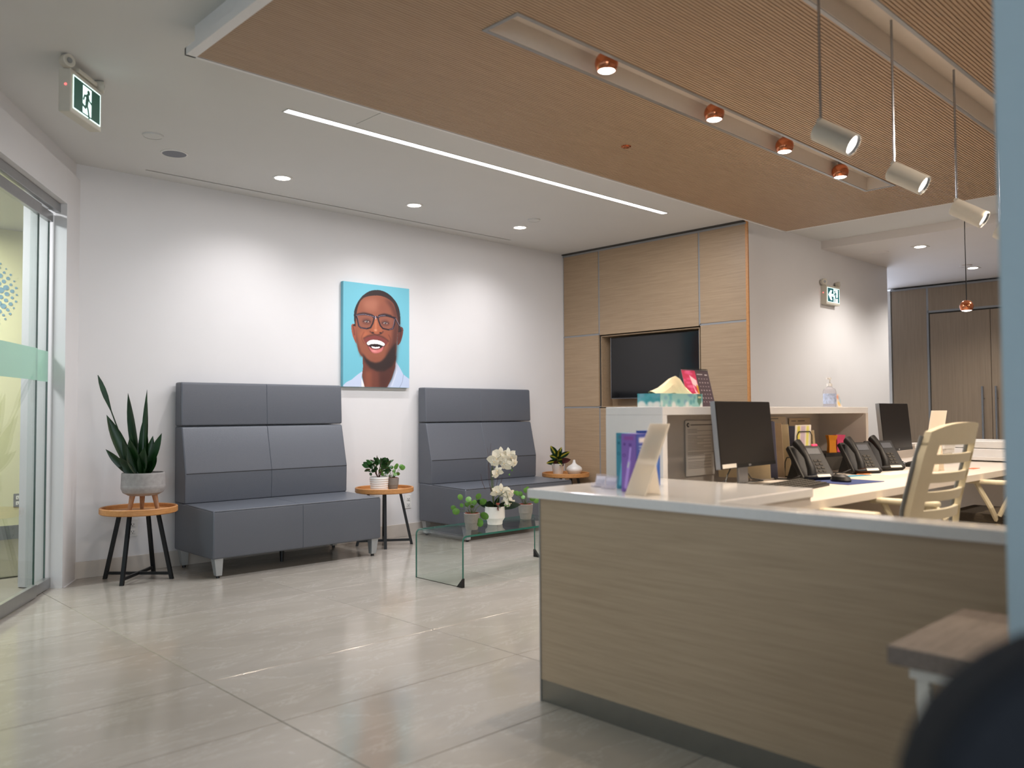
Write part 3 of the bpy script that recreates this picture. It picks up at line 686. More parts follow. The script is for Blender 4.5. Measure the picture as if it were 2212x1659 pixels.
# bowl planter with a snake plant
bp_ = thing('bowl_planter', 'grey ribbed bowl planter on wooden legs with tall dark snake plant', 'potted plant', (2.02, 5.575, .440))
prof = [(.02, .105), (.09, .10), (.122, .118), (.134, .145), (.134, .165)]+[(.133+.0012*(k % 2)-.00018*k, .168+k*.0045) for k in range(17)]+[(.129, .246), (.121, .246), (.120, .225), (0, .225)]
obj('bowl', MB().lathe(prof, 64), 'pot', bp_, smooth=True)
obj('soil', MB().lathe([(0, .228), (.120, .226)], 32), 'soil', bp_)
for k in range(3):
    a = R(-46+120*k); c, s_ = math.cos(a), math.sin(a)
    obj('leg', MB().rod((c*.072, s_*.072, .118), (c*.098, s_*.098, 0), .019, .012, 14), 'legw', bp_, smooth=True)
# (px, py) of root and tip relative to the rim centre, in metres across / up; width; curl
sc = 4.87/1798/5.186*1.0
def PX(x, y): return ((x-590)*sc*1.13, (1190-y)*sc*1.13)
blades = [((470, 1180), (80, 100), .030, .12), ((520, 1170), (352, 300), .062, -.05), ((480, 1180), (195, 540), .075, .10), ((500, 1190), (268, 770), .068, .06), ((440, 1180), (215, 910), .050, .1),
          ((590, 1180), (640, 262), .048, .03), ((600, 1180), (628, 410), .034, -.06), ((560, 1180), (565, 640), .070, .04), ((575, 1180), (590, 520), .075, 0), ((610, 1190), (650, 775), .056, .04),
          ((620, 1190), (790, 745), .060, .12), ((610, 1195), (742, 1030), .056, .2), ((540, 1190), (490, 705), .022, 0), ((520, 1190), (400, 800), .075, .05), ((560, 1190), (480, 800), .08, .03),
          ((560, 1195), (330, 1110), .05, .2), ((500, 1195), (370, 1000), .06, .12), ((570, 1195), (450, 900), .08, .06), ((600, 1195), (560, 880), .08, .1), ((600, 1195), (640, 900), .07, -.08),
          ((540, 1200), (390, 1070), .06, .2), ((590, 1200), (500, 1020), .07, .15), ((600, 1200), (560, 1010), .08, .2), ((610, 1200), (700, 960), .06, -.1), ((600, 1200), (600, 1080), .08, .3), ((560, 1200), (460, 1090), .07, .3),
          ((600, 1200), (660, 1060), .06, .25), ((500, 1190), (300, 880), .05, -.05)]
for k, ((x0, y0), (x1, y1), w, cu) in enumerate(blades):
    a = PX(x0, y0); b_ = PX(x1, y1); dz = random.uniform(-.05, .05); d0 = random.uniform(-.03, .03)
    p0 = RX*a[0]*.8+FX*d0+UZ*.228; p1 = RX*b_[0]+FX*(d0+dz)+UZ*(.236+b_[1])
    v = p1-p0; L = v.length
    if k == 0:
        me = leaf_mesh(L, w, .02, .15, 14, .3); 
        for vt in me.vertices:
            t = vt.co.z/L; wd = .004 if t < .66 else .016*math.sin(PI*min(1, (t-.66)/.34))**.8+.001
            vt.co.x = math.copysign(wd, vt.co.x) if abs(vt.co.x) > 1e-6 else 0
    else: me = leaf_mesh(L, w, cu*.6, .3, 9, .45)
    me.materials.append(MT['leafd']); put('leaf', me, bp_, p0, v, random.uniform(-.45, .45))
# white ribbed pot with a bushy plant
def small_pot(name, label, loc, mat, r0, r1, h, group=None, rim='red', rings=0, rimz=0, cat='potted plant'):
    t = thing(name, label, cat, loc, 0, group)
    if rings: pr = [(r0, 0)]+[(r0+(r1-r0)*(k/(rings*2))+(.0022 if k % 2 else 0), h*.06+(h*.88)*k/(rings*2)) for k in range(rings*2+1)]+[(r1, h), (r1-.006, h), (r1-.007, h-.02), (0, h-.02)]
    elif rimz: pr = [(0, 0), (r0-.002, 0), (r0, .003), (r0+(r1-r0)*.48, rimz-.001), (r0+(r1-r0)*.5+.0015, rimz), (r1, h-.001), (r1-.001, h), (r1-.005, h), (r1-.006, h-.012), (0, h-.012)]
    else: pr = [(0, 0), (r0-.003, 0), (r0, .004), (r1, h-.002), (r1-.002, h), (r1-.006, h), (r1-.008, h-.02), (0, h-.02)]
    if rings: pr = [(0, 0)]+pr
    obj('pot', MB().lathe(pr, 40), mat, t, smooth=True)
    obj('soil', MB().lathe([(0, h-.016 if not rimz else h-.008), (r1-.0065, h-.018 if not rimz else h-.010)], 24), 'soil', t)
    if rim == 'red': obj('inner_pot_rim', MB().lathe([(r1-.0055, h-.012), (r1-.005, h+.002), (r1-.009, h+.002), (r1-.010, h-.010)], 32), 'red', t, smooth=True)
    return t
jp = small_pot('ribbed_pot_plant', 'white ribbed pot with bushy dark green plant on the middle side table', (3.845, 5.555, .440), 'potw', .056, .063, .098, None, None, 6)
st = MB()
for a, L_ in ((-.5, .11), (-.15, .14), (.2, .12), (.5, .09), (1.9, .10)):
    st.tube([(0, 0, .08), (.02*math.sin(a*3), .02*math.cos(a*2), .12), tuple(RX*math.sin(a)*L_*.7+UZ*(.10+L_))], [.004, .0035, .002], 6)
obj('stem', st, 'stemr', jp, smooth=True)
jl = [lm('leafj', .055, .034, .35, .15, 6, .3), lm('leafj', .065, .026, .2, .2, 6, .2), lm('leafj', .042, .032, .5, .1, 6, .4)]
random.seed(11)
for k in range(46):
    a = random.uniform(0, 2*PI); el = random.uniform(.1, 1.35); rr = random.uniform(.02, .06)
    c = RX*math.cos(a)*rr*1.1+FX*math.sin(a)*rr*.8+UZ*random.uniform(.13, .205)-RX*.006
    v = RX*math.cos(a)*math.cos(el)+FX*math.sin(a)*math.cos(el)+UZ*(math.sin(el)-.25)
    put('leaf', jl[k % 3], jp, c, v, random.uniform(-1, 1), random.uniform(.75, 1.1))
for sx, zz in ((-.062, .125), (.052, .13), (-.05, .145)):
    for j in range(4): put('leaf', jl[2], jp, RX*(sx+.006*j)+UZ*(zz+.008*j), RX*math.copysign(.5, sx)*(1 if j % 2 else -.4)+UZ*(-.3+.3*j), j, .6)
# grey pots with round-leaved plants
disk = MB(); n = 14
disk.add([(0, .004, .016)]+[(.016*math.sin(2*PI*k/n), .0, .016-.018*math.cos(2*PI*k/n)) for k in range(n)], [(0, k+1, (k+1) % n+1) for k in range(n)])
pil = disk.mesh('leaf'); pil.materials.append(MT['leafp']); pil.shade_smooth()
def pilea(label, loc, pts, s=1.0, r0=.030, r1=.040, h=.080):
    t = small_pot('round_leaf_plant', label, loc, 'potg', r0*s, r1*s, h*s, 'small round-leaved plants in grey pots', 'red', 0, h*s*.42)
    stm = MB(); base = UZ*(h-.012)*s
    for (x, z, sz, tilt) in pts:
        tip = RX*x*s+FX*random.uniform(-.03, .03)*s+UZ*(h+z)*s
        mid = base*.55+tip*.45+UZ*.012*s
        stm.tube([tuple(base+RX*x*.08), tuple(mid), tuple(tip)], [.0017, .0012, .0008], 5)
        v = (RX*x*9+UZ*(.25+tilt)+FX*random.uniform(-.3, .3))
        put('leaf', pil, t, tip, v, 0 if abs(tilt) < .5 else .4, sz*s*.86)
    stm.tube([tuple(base), tuple(base+UZ*.02*s+RX*.004)], [.004*s, .002*s], 6)
    obj('stem', stm, 'stem', t, smooth=True)
    return t
pilea('small round-leaved plant in a grey pot on the middle side table', (3.995, 5.575, .440), [(-.035, .052, 1.15, .4), (-.026, .038, 1.15, -.2), (-.01, .058, .8, .5), (.012, .056, 1.0, .3), (.026, .072, .9, .8), (.045, .064, 1.1, .2), (.052, .058, 1.2, .1), (.022, .030, .9, -.4), (-.045, .005, .9, -.3), (-.075, .03, 1.2, .9), (-.068, .012, .9, .9), (.004, .035, .8, 0), (.012, .015, 1, 0), (-.02, .012, .8, -.3)], .93)
pilea('small round-leaved plant in a grey pot at the left end of the glass table', (3.53, 4.065, .3125), [(-.052, .066, 1.0, .9), (-.012, .058, 1.1, 0), (-.082, .018, .9, .2), (-.060, .010, 1.2, -.2), (-.045, .03, .7, .3), (.03, .068, 1.1, .9), (.045, .042, 1.2, .3), (.06, .048, .7, .8), (.05, .002, 1.5, -.8), (.036, -.025, 1.4, -1.6), (-.008, .04, .9, .5), (.01, .038, .9, .2), (-.02, .03, .8, 0), (.0, .022, .8, 0)])
pilea('small round-leaved plant in a grey pot half hidden by the desk corner', (4.14, 4.19, .3125), [(-.06, .058, .8, .6), (-.04, .05, .9, .3), (-.02, .045, .9, 0), (.0, .06, .9, .6), (.03, .02, 1.2, .2), (.045, .012, 1.2, -.1), (-.01, .03, .8, 0), (.01, .07, .8, .8)])
# orchid
oc = thing('orchid', 'white artificial orchid in a white pot on the glass coffee table', 'potted plant', (3.80, 4.14, .3125))
obj('pot', MB().lathe([(0, 0), (.042, 0), (.045, .003), (.047, .022), (.056, .034), (.060, .04), (.060, .108), (.057, .108), (.054, .09), (0, .09)], 44), 'potw', oc, smooth=True)
obj('soil', MB().lathe([(0, .104), (.03, .10), (.055, .093)], 24), 'bark', oc)
ol = [lm('leafo', .13, .045, .55, .25, 9, .5), lm('leafo', .10, .050, .7, .25, 9, .5)]
for (x, y, z, k, s_) in ((-1, .1, .35, 0, .9), (-.8, -.3, .6, 1, .8), (1, .1, .28, 0, 1.15), (.5, -.8, .8, 1, .9), (.2, .6, .9, 1, .6)):
    put('leaf', ol[k], oc, UZ*.10+RX*.01*x, RX*x+FX*y+UZ*z, .2, s_)
petal = lm('petal', .044, .040, .25, -.1, 6, .35); petn = lm('petal', .040, .024, .2, -.1, 5, .3)
def blossom(p, face, s_=1, roll=0):
    f = Vector(face).normalized(); a = f.cross(UZ).normalized(); b_ = a.cross(f)
    for k in range(5):
        an = roll+2*PI*k/5; v = a*math.cos(an)+b_*math.sin(an)+f*.25
        o = put('petal', petal if k in (0, 2) else petn, oc, p, v, 0, s_)
        q = Matrix((v.cross(f).normalized(), f.cross(v.cross(f)).normalized()*0+f, v.normalized())).transposed()
        q = q.to_quaternion(); o.rotation_quaternion = q
    cb_ = MB().lathe([(0, -.004), (.004, -.002), (.004, .003), (0, .006)], 10, tuple(p+f*.004)); obj('blossom_centre', cb_, 'manila', oc, smooth=True)
def OP(x, y, d=0): return RX*((x-355)/8.29*.00271)+UZ*(.104+(1245-y)/8.29*.00271)+FX*d
stems = MB(); 
stems.tube([tuple(OP(330, 1240)), tuple(OP(300, 900)), tuple(OP(290, 620)), tuple(OP(330, 420)), tuple(OP(480, 330, -.01)), tuple(OP(640, 330, -.02)), tuple(OP(690, 450, -.02)), tuple(OP(670, 570, -.02))], [.003, .0028, .0026, .002, .0018, .0016, .0012, .001], 6)
stems.tube([tuple(OP(340, 1240)), tuple(OP(322, 900)), tuple(OP(318, 520))], [.003, .003, .0022], 6)
stems.tube([tuple(OP(360, 1240)), tuple(OP(430, 1050, -.02)), tuple(OP(560, 960, -.03)), tuple(OP(620, 1150, -.03)), tuple(OP(600, 1220, -.03))], [.003, .0025, .002, .0015, .001], 6)
obj('flower_stem', stems, 'stem', oc, smooth=True)
tw = MB()
for pts in ([(300, 1040), (250, 800), (235, 500), (290, 80)], [(330, 1060), (275, 900), (262, 600), (222, 160)], [(180, 930), (120, 780), (95, 640)], [(370, 930), (405, 760), (410, 700)], [(455, 850), (485, 740), (492, 700)], [(340, 1050), (345, 760)]):
    tw.tube([tuple(OP(x, y, .01)) for x, y in pts], [.0016]+[.0012]*(len(pts)-2)+[.0007], 5)
obj('twig', tw, 'stemr', oc, smooth=True)
cam_dir = -(FX*.97+UZ*.1)
for (x, y, s_, fx, ro) in ((385, 365, 1.35, .3, .5), (340, 420, .9, -.2, 1), (470, 290, 1.25, .2, .9), (540, 340, .9, .6, .2), (620, 290, 1.15, -.4, .7), (660, 350, 1.25, .5, .3), (530, 450, 1.25, -.6, 1), (720, 440, .8, .8, .3), (410, 580, .9, -.7, .6), (385, 640, .8, .7, 1.2),
                           (470, 940, 1.1, .2, .9), (520, 980, 1.1, -.3, .2), (380, 970, .9, .6, .1), (620, 1000, 1.0, .4, .8), (560, 1150, .9, -.3, .4), (650, 1170, .9, .5, .9)):
    blossom(OP(x, y, -.02), cam_dir+RX*fx+UZ*(-.2), s_, ro)
bd = MB()
for (x, y) in ((672, 575), (625, 655)): bd.lathe([(0, -.007), (.005, -.003), (.005, .003), (0, .008)], 10, tuple(OP(x, y, -.02)))
bd.lathe([(0, -.006), (.007, 0), (0, .006)], 10, tuple(OP(550, 1215, -.03))); bd.lathe([(0, -.006), (.008, 0), (0, .006)], 10, tuple(OP(600, 1215, -.03)))
obj('bud', bd, 'leafp', oc, smooth=True)
rt_ = MB()
for k in range(7): rt_.tube([tuple(OP(385+k*10, 1160, -.045)), tuple(OP(400+random.uniform(-20, 30), 1230, -.057)), tuple(OP(400+random.uniform(-20, 50), 1300, -.058))], [.002, .0016, .0008], 5)
obj('air_root', rt_, 'red', oc, smooth=True)
# croton in a tapering white pot, diffuser
cp_ = small_pot('croton_plant', 'variegated yellow and green croton in tapering white pot on the right side table', (6.005, 5.62, .440), 'potw2', .046, .066, .118, None, None)
cl_ = [lm('croton', .12, .048, .25, .2, 9, .35), lm('croton', .095, .055, .35, .2, 9, .4), lm('crotonr', .10, .045, .5, .15, 9, .3)]
obj('stem', MB().rod((0, 0, .09), (0, 0, .19), .006, .004, 8), 'stem', cp_, smooth=True)
for (x, y, z, hz, k, s_) in ((-.6, -.1, .9, .18, 0, 1.0), (.05, -.4, 1, .17, 1, .95), (.25, .3, 1, .17, 0, .8), (.8, -.1, .55, .17, 0, .95), (-.9, 0, .35, .17, 1, .8), (.5, -.6, .2, .15, 1, .9), (-1, -.2, -.05, .14, 0, .9), (-.8, -.5, .0, .13, 2, .8), (1, .1, .35, .13, 2, 1.05), (.8, -.5, -.15, .13, 2, .85), (.4, -.8, -.35, .135, 0, .8), (-.3, -.7, .3, .16, 0, .8), (-.2, .6, .5, .16, 1, .9)):
    put('leaf', cl_[k], cp_, UZ*hz, RX*x+FX*y+UZ*z, random.uniform(-.3, .3), s_*1.22)
df = thing('diffuser', 'white teardrop aroma diffuser with grey base on the right side table', 'diffuser', (6.22, 5.60, .440))
obj('base', MB().lathe([(0, 0), (.05, 0), (.055, .004), (.074, .030), (.079, .042), (.079, .045)], 40), 'potg', df, smooth=True).data.materials[0] = MT['warmw']
obj('cover', MB().lathe([(.079, .045), (.080, .052), (.076, .068), (.060, .084), (.038, .096), (.022, .108), (.014, .124), (.011, .145), (.0085, .147), (.008, .14)], 40), 'potw', df, smooth=True)

jp.scale = (1.18,)*3; oc.scale = (1.12,)*3
for o_ in list(bpy.data.objects):
    if o_.get('group') == 'small round-leaved plants in grey pots': o_.scale = (1.3,)*3
# glass coffee table (one bent sheet)
gt = thing('glass_coffee_table', 'bent clear glass coffee table with black corner caps carrying an orchid', 'coffee table', (3.295, 3.885, 0))
LX, LY, HZ, TH, RR = 1.10, .465, .312, .012, .035
def path(off):
    r = RR-off; pts = [(off, 0)]
    pts += [(RR-r*math.cos(a), HZ-RR+r*math.sin(a)) for a in [PI/2*k/6 for k in range(7)]]
    pts += [(LX-RR+r*math.sin(a), HZ-RR+r*math.cos(a)) for a in [PI/2*k/6 for k in range(7)]]
    return pts+[(LX-off, 0)]
po, pi_ = path(0), path(TH); n = len(po); mb = MB()
vs = [(x, y, z) for y in (0, LY) for (x, z) in po]+[(x, y, z) for y in (0, LY) for (x, z) in pi_]
fs = [(i, i+1, n+i+1, n+i) for i in range(n-1)]+[(2*n+i, 3*n+i, 3*n+i+1, 2*n+i+1) for i in range(n-1)]
obj('bent_glass', mb.add(vs, fs), 'tglass', gt, smooth=True)
me_ = MB(); me_.add(vs, [(i, 2*n+i, 2*n+i+1, i+1) for i in range(n-1)]+[(n+i, n+i+1, 3*n+i+1, 3*n+i) for i in range(n-1)]+[(0, n, 3*n, 2*n), (n-1, 3*n-1, 4*n-1, 2*n-1)])
obj('polished_edge', me_, 'gedge', gt)
for (x, y, sx, sy) in ((0, 0, 1, 1), (LX-TH, LY, 1, -1)):
    obj('corner_cap', MB().prism([(y-.003*sy, 0), (y+.05*sy, 0), (y-.003*sy, .055)], x-.004, x+TH+.004, 'x'), 'black', gt)

# ------------------------------------------------------------------ portrait on canvas
cv = thing('portrait_canvas', 'canvas portrait of a laughing man in glasses on turquoise ground', 'canvas print', (3.683, YW, 1.28))
CW, CH = .667, .863
obj('stretched_canvas', MB().box(0, CW, -.038, -.003, 0, CH), pm('turquoise_canvas', (108, 178, 196), .6, var=.02, scale=300, bump=.2), cv, bevel=.002, seg=1)
P = Paint(230, 330, (0, 0, 787, 1240), (112, 188, 206))
def T(pts): return [((x-230)*787/790, (y-(153+.108*(x-230)))*1240/(1418-(153+.108*(x-230)))) for x, y in pts]
SK, DK, HR = (146, 84, 62), (74, 38, 34), (44, 30, 30)
P.poly(T([(215, 1425), (260, 1370), (330, 1330), (390, 1275), (452, 1228), (440, 1300), (480, 1425)]), (196, 208, 232), 1)
P.poly(T([(850, 1105), (900, 1180), (945, 1260), (1030, 1320), (1030, 1430), (730, 1430), (800, 1330), (840, 1200)]), (190, 204, 230), 1)
P.line(T([(945, 1260), (930, 1350), (895, 1420)]), 4, (120, 136, 170), 1); P.line(T([(850, 1120), (860, 1230), (800, 1400)]), 10, (220, 228, 242), 3)
P.poly(T([(438, 1310), (440, 1425), (485, 1425)]), (238, 236, 238), 1)
P.poly(T([(452, 1050), (456, 1180), (445, 1290), (478, 1425), (738, 1425), (800, 1310), (842, 1180), (855, 1040)]), (112, 60, 48), 1)
P.poly(T([(640, 1180), (760, 1100), (850, 980), (845, 1180), (800, 1310), (735, 1425), (650, 1425)]), (70, 36, 32), 18, .8)
P.poly(T([(480, 1230), (560, 1220), (560, 1425), (480, 1420)]), (150, 84, 62), 16, .6)
P.poly(T([(322, 690), (340, 666), (362, 672), (376, 705), (382, 890), (360, 868), (338, 808), (326, 750)]), (158, 84, 62), 1, 1, 5)
P.line(T([(340, 690), (352, 740), (356, 800)]), 10, (110, 52, 42), 3)
P.poly(T([(885, 712), (918, 694), (942, 716), (938, 780), (915, 862), (888, 905), (868, 890)]), (104, 54, 46), 1, 1, 5)
P.line(T([(915, 715), (910, 780), (896, 850)]), 8, (60, 30, 30), 3)
P.poly(T([(352, 580), (358, 500), (395, 405), (455, 325), (530, 273), (610, 256), (695, 268), (775, 312), (845, 385), (888, 470), (905, 570), (903, 680), (880, 760), (380, 700), (360, 660)]), HR, 1, 1, 5)
P.poly(T([(372, 640), (385, 520), (400, 455), (430, 388), (480, 345), (560, 326), (640, 323), (715, 340), (785, 380), (828, 430), (856, 520), (880, 640), (876, 760), (862, 880), (852, 1000), (800, 1130), (720, 1200), (640, 1220), (560, 1195), (500, 1140), (450, 1060), (408, 1000), (385, 890), (370, 760)]), SK, 2, 1, 5)
P.poly(T([(700, 345), (800, 400), (870, 520), (890, 680), (870, 900), (845, 1080), (720, 1215), (740, 1000), (800, 880), (815, 740), (840, 600), (800, 480)]), DK, 22, .9)
P.poly(T([(372, 700), (400, 900), (450, 1050), (430, 1060), (380, 900)]), (88, 46, 38), 10, .7)
P.poly(T([(450, 400), (540, 360), (620, 370), (650, 440), (600, 520), (480, 500)]), (176, 112, 90), 26, .75)
P.ell(*T([(480, 800)])[0], 60, 60, (186, 104, 70), 22, .8); P.ell(*T([(740, 800)])[0], 44, 50, (150, 78, 54), 18, .7)
P.ell(*T([(700, 470)])[0], 70, 50, (136, 76, 60), 24, .6)
# beard, mouth
P.poly(T([(440, 1010), (500, 1080), (545, 1110), (600, 1125), (660, 1110), (720, 1060), (790, 960), (850, 880), (848, 1080), (800, 1165), (710, 1222), (620, 1228), (540, 1190), (480, 1120)]), (40, 26, 26), 9, .95)
P.poly(T([(520, 1040), (620, 1060), (700, 1030), (690, 1090), (620, 1120), (550, 1100)]), (140, 78, 58), 12, .7)
P.poly(T([(455, 835), (510, 800), (570, 788), (640, 792), (700, 812), (770, 862), (760, 880), (690, 840), (600, 815), (530, 822), (470, 862)]), (84, 44, 38), 6, .85)
P.poly(T([(468, 850), (530, 815), (610, 803), (690, 828), (752, 875), (715, 930), (690, 975), (640, 1012), (570, 1010), (530, 975), (500, 915)]), (126, 58, 54), 2, 1, 4)
P.poly(T([(498, 892), (545, 860), (610, 856), (670, 870), (714, 898), (700, 935), (640, 955), (560, 950), (515, 925)]), (30, 12, 14), 2, 1, 4)
P.poly(T([(500, 890), (545, 858), (610, 854), (670, 868), (713, 896), (698, 924), (640, 906), (560, 904), (518, 918)]), (246, 242, 240), 1, 1, 4)
for x in (540, 566, 594, 622, 650, 674): P.line(T([(x, 866), (x, 902)]), 2.2, (205, 196, 196), 1)
P.poly(T([(556, 930), (600, 938), (655, 934), (645, 952), (600, 958), (566, 950)]), (235, 230, 230), 1, 1, 3)
P.poly(T([(520, 925), (560, 962), (610, 972), (660, 958), (700, 926), (680, 985), (620, 1012), (560, 1000)]), (206, 118, 116), 4, 1, 4)
P.ell(*T([(590, 985)])[0], 30, 8, (232, 160, 156), 5, .8)
P.line(T([(470, 760), (440, 830), (470, 900)]), 7, (110, 54, 42), 5, .8, 5); P.line(T([(760, 790), (785, 850), (765, 920)]), 7, (84, 40, 34), 5, .8, 5)
# nose
P.poly(T([(585, 600), (560, 700), (538, 745), (570, 782), (620, 790), (670, 782), (695, 745), (660, 690), (640, 600)]), (172, 94, 62), 9, .8, 4)
P.line(T([(608, 620), (606, 740)]), 16, (206, 134, 100), 8, .8); P.ell(*T([(604, 738)])[0], 18, 12, (222, 156, 124), 6, .8)
P.line(T([(540, 755), (575, 780), (620, 794), (670, 778), (694, 752)]), 12, (70, 34, 30), 4, .9, 5)
P.ell(*T([(572, 768)])[0], 14, 8, (40, 18, 18), 3); P.ell(*T([(664, 768)])[0], 14, 8, (34, 16, 16), 3)
# brows, eyes
P.line(T([(400, 548), (470, 535), (560, 556)]), 16, (50, 28, 28), 5, .85, 5); P.line(T([(650, 560), (710, 545), (790, 562)]), 18, (40, 24, 26), 5, .85, 5)
for (x, y, w) in ((500, 637, 44), (722, 652, 42)):
    P.ell(*T([(x, y-4)])[0], w*1.25, 34, (98, 52, 42), 9, .8); P.ell(*T([(x, y)])[0], w*.62, 11, (206, 186, 180), 3, .9)
    P.ell(*T([(x, y-1)])[0], 13, 12, (26, 14, 14), 2); P.line(T([(x-w, y+2), (x-w*.4, y-13), (x+w*.4, y-13), (x+w, y+4)]), 6, (34, 18, 20), 2, 1, 4)
    P.line(T([(x-w, y+22), (x, y+34), (x+w, y+20)]), 5, (104, 56, 44), 3, .8, 4); P.ell(*T([(x-4, y-5)])[0], 4, 4, (230, 226, 230), 1)
fr1 = T([(372, 566), (400, 556), (480, 550), (562, 566), (588, 590), (572, 655), (545, 708), (500, 722), (432, 712), (408, 690), (392, 610)])
fr2 = T([(632, 592), (652, 570), (722, 562), (800, 574), (842, 598), (834, 660), (812, 716), (762, 730), (692, 716), (662, 682), (642, 630)])
for f_ in (fr1, fr2):
    P.poly(f_, (110, 84, 92), 2, .12); P.line(f_+[f_[0]], 17, (36, 20, 30), 1.2)
P.line(T([(372, 560), (470, 549), (562, 560), (590, 578)]), 20, (40, 24, 34), 1); P.line(T([(645, 566), (722, 556), (842, 588)]), 22, (36, 22, 32), 1)
P.line(T([(590, 588), (612, 575), (632, 590)]), 18, (48, 30, 44), 1.5); P.line(T([(604, 572), (604, 604)]), 7, (214, 208, 226), 1.5)
P.line(T([(376, 562), (470, 550), (575, 572), (590, 584)]), 3.4, (176, 168, 190), .8); P.line(T([(640, 578), (660, 566), (720, 560)]), 3.4, (190, 184, 204), .8)
P.line(T([(392, 570), (412, 690), (440, 716), (500, 722)]), 3.2, (120, 108, 132), .8); P.line(T([(836, 600), (812, 716), (770, 728)]), 3.2, (150, 140, 166), .8)
P.line(T([(842, 592), (896, 690)]), 14, (34, 24, 34), 1.5); P.line(T([(848, 590), (896, 680)]), 3.4, (190, 180, 196), .8)
P.obj('print', (0.001, -.0388, CH-.001), (CW-.002, 0, 0), (0, 0, -CH+.002), 'p_matte', cv)

# television in the niche
tv = thing('television', 'black flat television set in the niche of the wood wall', 'television', (XT+.075, 4.78, 1.195))
obj('case', MB().box(0, .04, -.515, .515, 0, .605), 'black', tv, bevel=.003)
obj('screen', MB().box(-.002, .001, -.505, .505, .012, .595), 'dark', tv)
obj('bezel_edge', MB().box(-.003, -.0005, -.515, .515, -.002, .003).box(-.003, -.0005, -.517, -.513, 0, .605).box(-.003, -.0005, .513, .517, 0, .605), 'steel', tv)
obj('wall_mount', MB().box(.04, .105, -.12, .12, .16, .42), 'black', tv)

# ================================================================== RECEPTION DESK
CT, WS = .776, .720
dk = thing('reception_desk', 'low reception desk of pale wood with white top and steel kick plate', 'reception desk', (2.222, 2.174, 0))
def db(*b, mb=None):
    mb = mb or MB(); return mb.box(b[0]-2.222, b[1]-2.222, b[2]-2.174, b[3]-2.174, b[4], b[5])
obj('front_panel', db(2.222, 2.24, -1.5, 2.174, .079, .742), 'deskw', dk)
obj('end_panel', db(2.24, 2.935, 2.156, 2.174, .079, .742), 'deskw', dk)
obj('kick_plate', db(2.2235, 2.24, -1.5, 2.1725, 0, .079, mb=db(2.24, 2.935, 2.158, 2.1725, 0, .079)), 'kick', dk)
obj('corner_trim', db(2.2195, 2.2225, 2.171, 2.1765, 0, .742), 'alu', dk)
obj('inner_panel', db(2.24, 2.30, -1.5, 1.47, 0, .742, mb=db(2.24, 2.935, 1.47, 1.488, 0, .742, mb=db(2.918, 2.936, 1.488, 2.156, 0, .742))), 'cream', dk)
ctop = [(2.203, -1.5), (2.305, -1.5), (2.305, 1.462), (2.942, 1.462), (2.942, 2.138), (2.942, 2.222), (2.203, 2.222)]
obj('countertop', MB().prism([(a-2.222, b_-2.174) for a, b_ in ctop], .742, CT), 'quartz', dk, bevel=.004)
hu = thing('raised_counter', 'raised white counter unit with open shelf behind the low desk', 'counter', (2.945, 2.14, 0))
def hb(*b, mb=None):
    mb = mb or MB(); return mb.box(b[0]-2.945, b[1]-2.945, b[2]-2.14, b[3]-2.14, b[4], b[5])
HT = 1.083
obj('side_panel', hb(2.945, 2.978, 2.14, 2.455, 0, HT-.036), 'white', hu); obj('side_panel', hb(4.985, 5.018, 2.14, 2.455, 0, HT-.036), 'cream', hu)
obj('top', hb(2.945, 5.018, 2.14, 2.455, HT-.036, HT), 'white', hu, bevel=.002)
obj('back_panel', hb(2.978, 4.985, 2.435, 2.453, 0, HT-.036), 'cream', hu)
wsd = thing('work_surface', 'long cream work surface along the staff side of the desk', 'desk', (2.94, 1.50, 0))
obj('top', MB().box(.004, 3.75, 0, .638, WS-.035, WS).box(2.085, 3.75, .638, .93, WS-.035, WS), 'cream', wsd, bevel=.002)
obj('leg_panel', MB().box(3.66, 3.70, .03, .88, 0, WS-.036), 'cream', wsd); obj('leg_panel', MB().box(1.3, 1.33, .10, .63, 0, WS-.036), 'cream', wsd)
obj('cable_tray', MB().box(.3, 3.6, .55, .60, .55, .66), 'gap', wsd)
obj('rear_ledge', MB().box(2.10, 3.75, .93, .965, WS-.2, .80).box(2.09, 3.75, .90, 1.0, .80, .815), 'cream', wsd)

# foreground: side table of grey planks, navy chair
pt = thing('plank_table', 'low table with grey wood plank top on white metal frame beside the desk', 'side table', (1.674, .14, 0))
for k in range(3): obj('plank', MB().box(0, .44, .004+k*.182, .183+k*.182, .563, .60), 'plank', pt, bevel=.003)
fr = MB()
for y in (.05, .50): fr.box(.02, .42, y-.012, y+.012, .540, .5625)
for x in (.03, .41): fr.box(x-.012, x+.012, .05, .50, .540, .5625)
obj('frame', fr, 'warmw', pt)
for x in (.035, .405):
    for y in (.06, .49): obj('leg', MB().box(x-.011, x+.011, y-.011, y+.011, 0, .541), 'warmw', pt)
nav = thing('armless_chair', 'dark navy upholstered chair back, blurred in the near right corner', 'chair', (.800, .070, 0), -R(43.766))
pr = []
Wn, Tn = .49, .905
outl = [(-Wn/2, .40), (-Wn/2-.004, Tn-.22)]+[(-Wn/2+.15-.154*math.cos(a), Tn-.13+.13*math.sin(a)) for a in [PI/2*k/8 for k in range(1, 9)]]
outl = outl+[(-x, z) for x, z in outl[::-1]]
bkm = MB().prism(outl, -.035, .035, 'y')
obj('backrest', bkm, 'navy', nav, bevel=.02, seg=3)
obj('seat', pillow(rprof([(.03, .40), (.50, .40), (.50, .48), (.03, .47)], .02), -.24, .24, .02), 'navy', nav, smooth=True)
for x in (-.2, .2):
    for y in (.05, .45): obj('leg', MB().rod((x, y, .41), (x*1.1, y, 0), .016, .010, 10), 'black', nav)

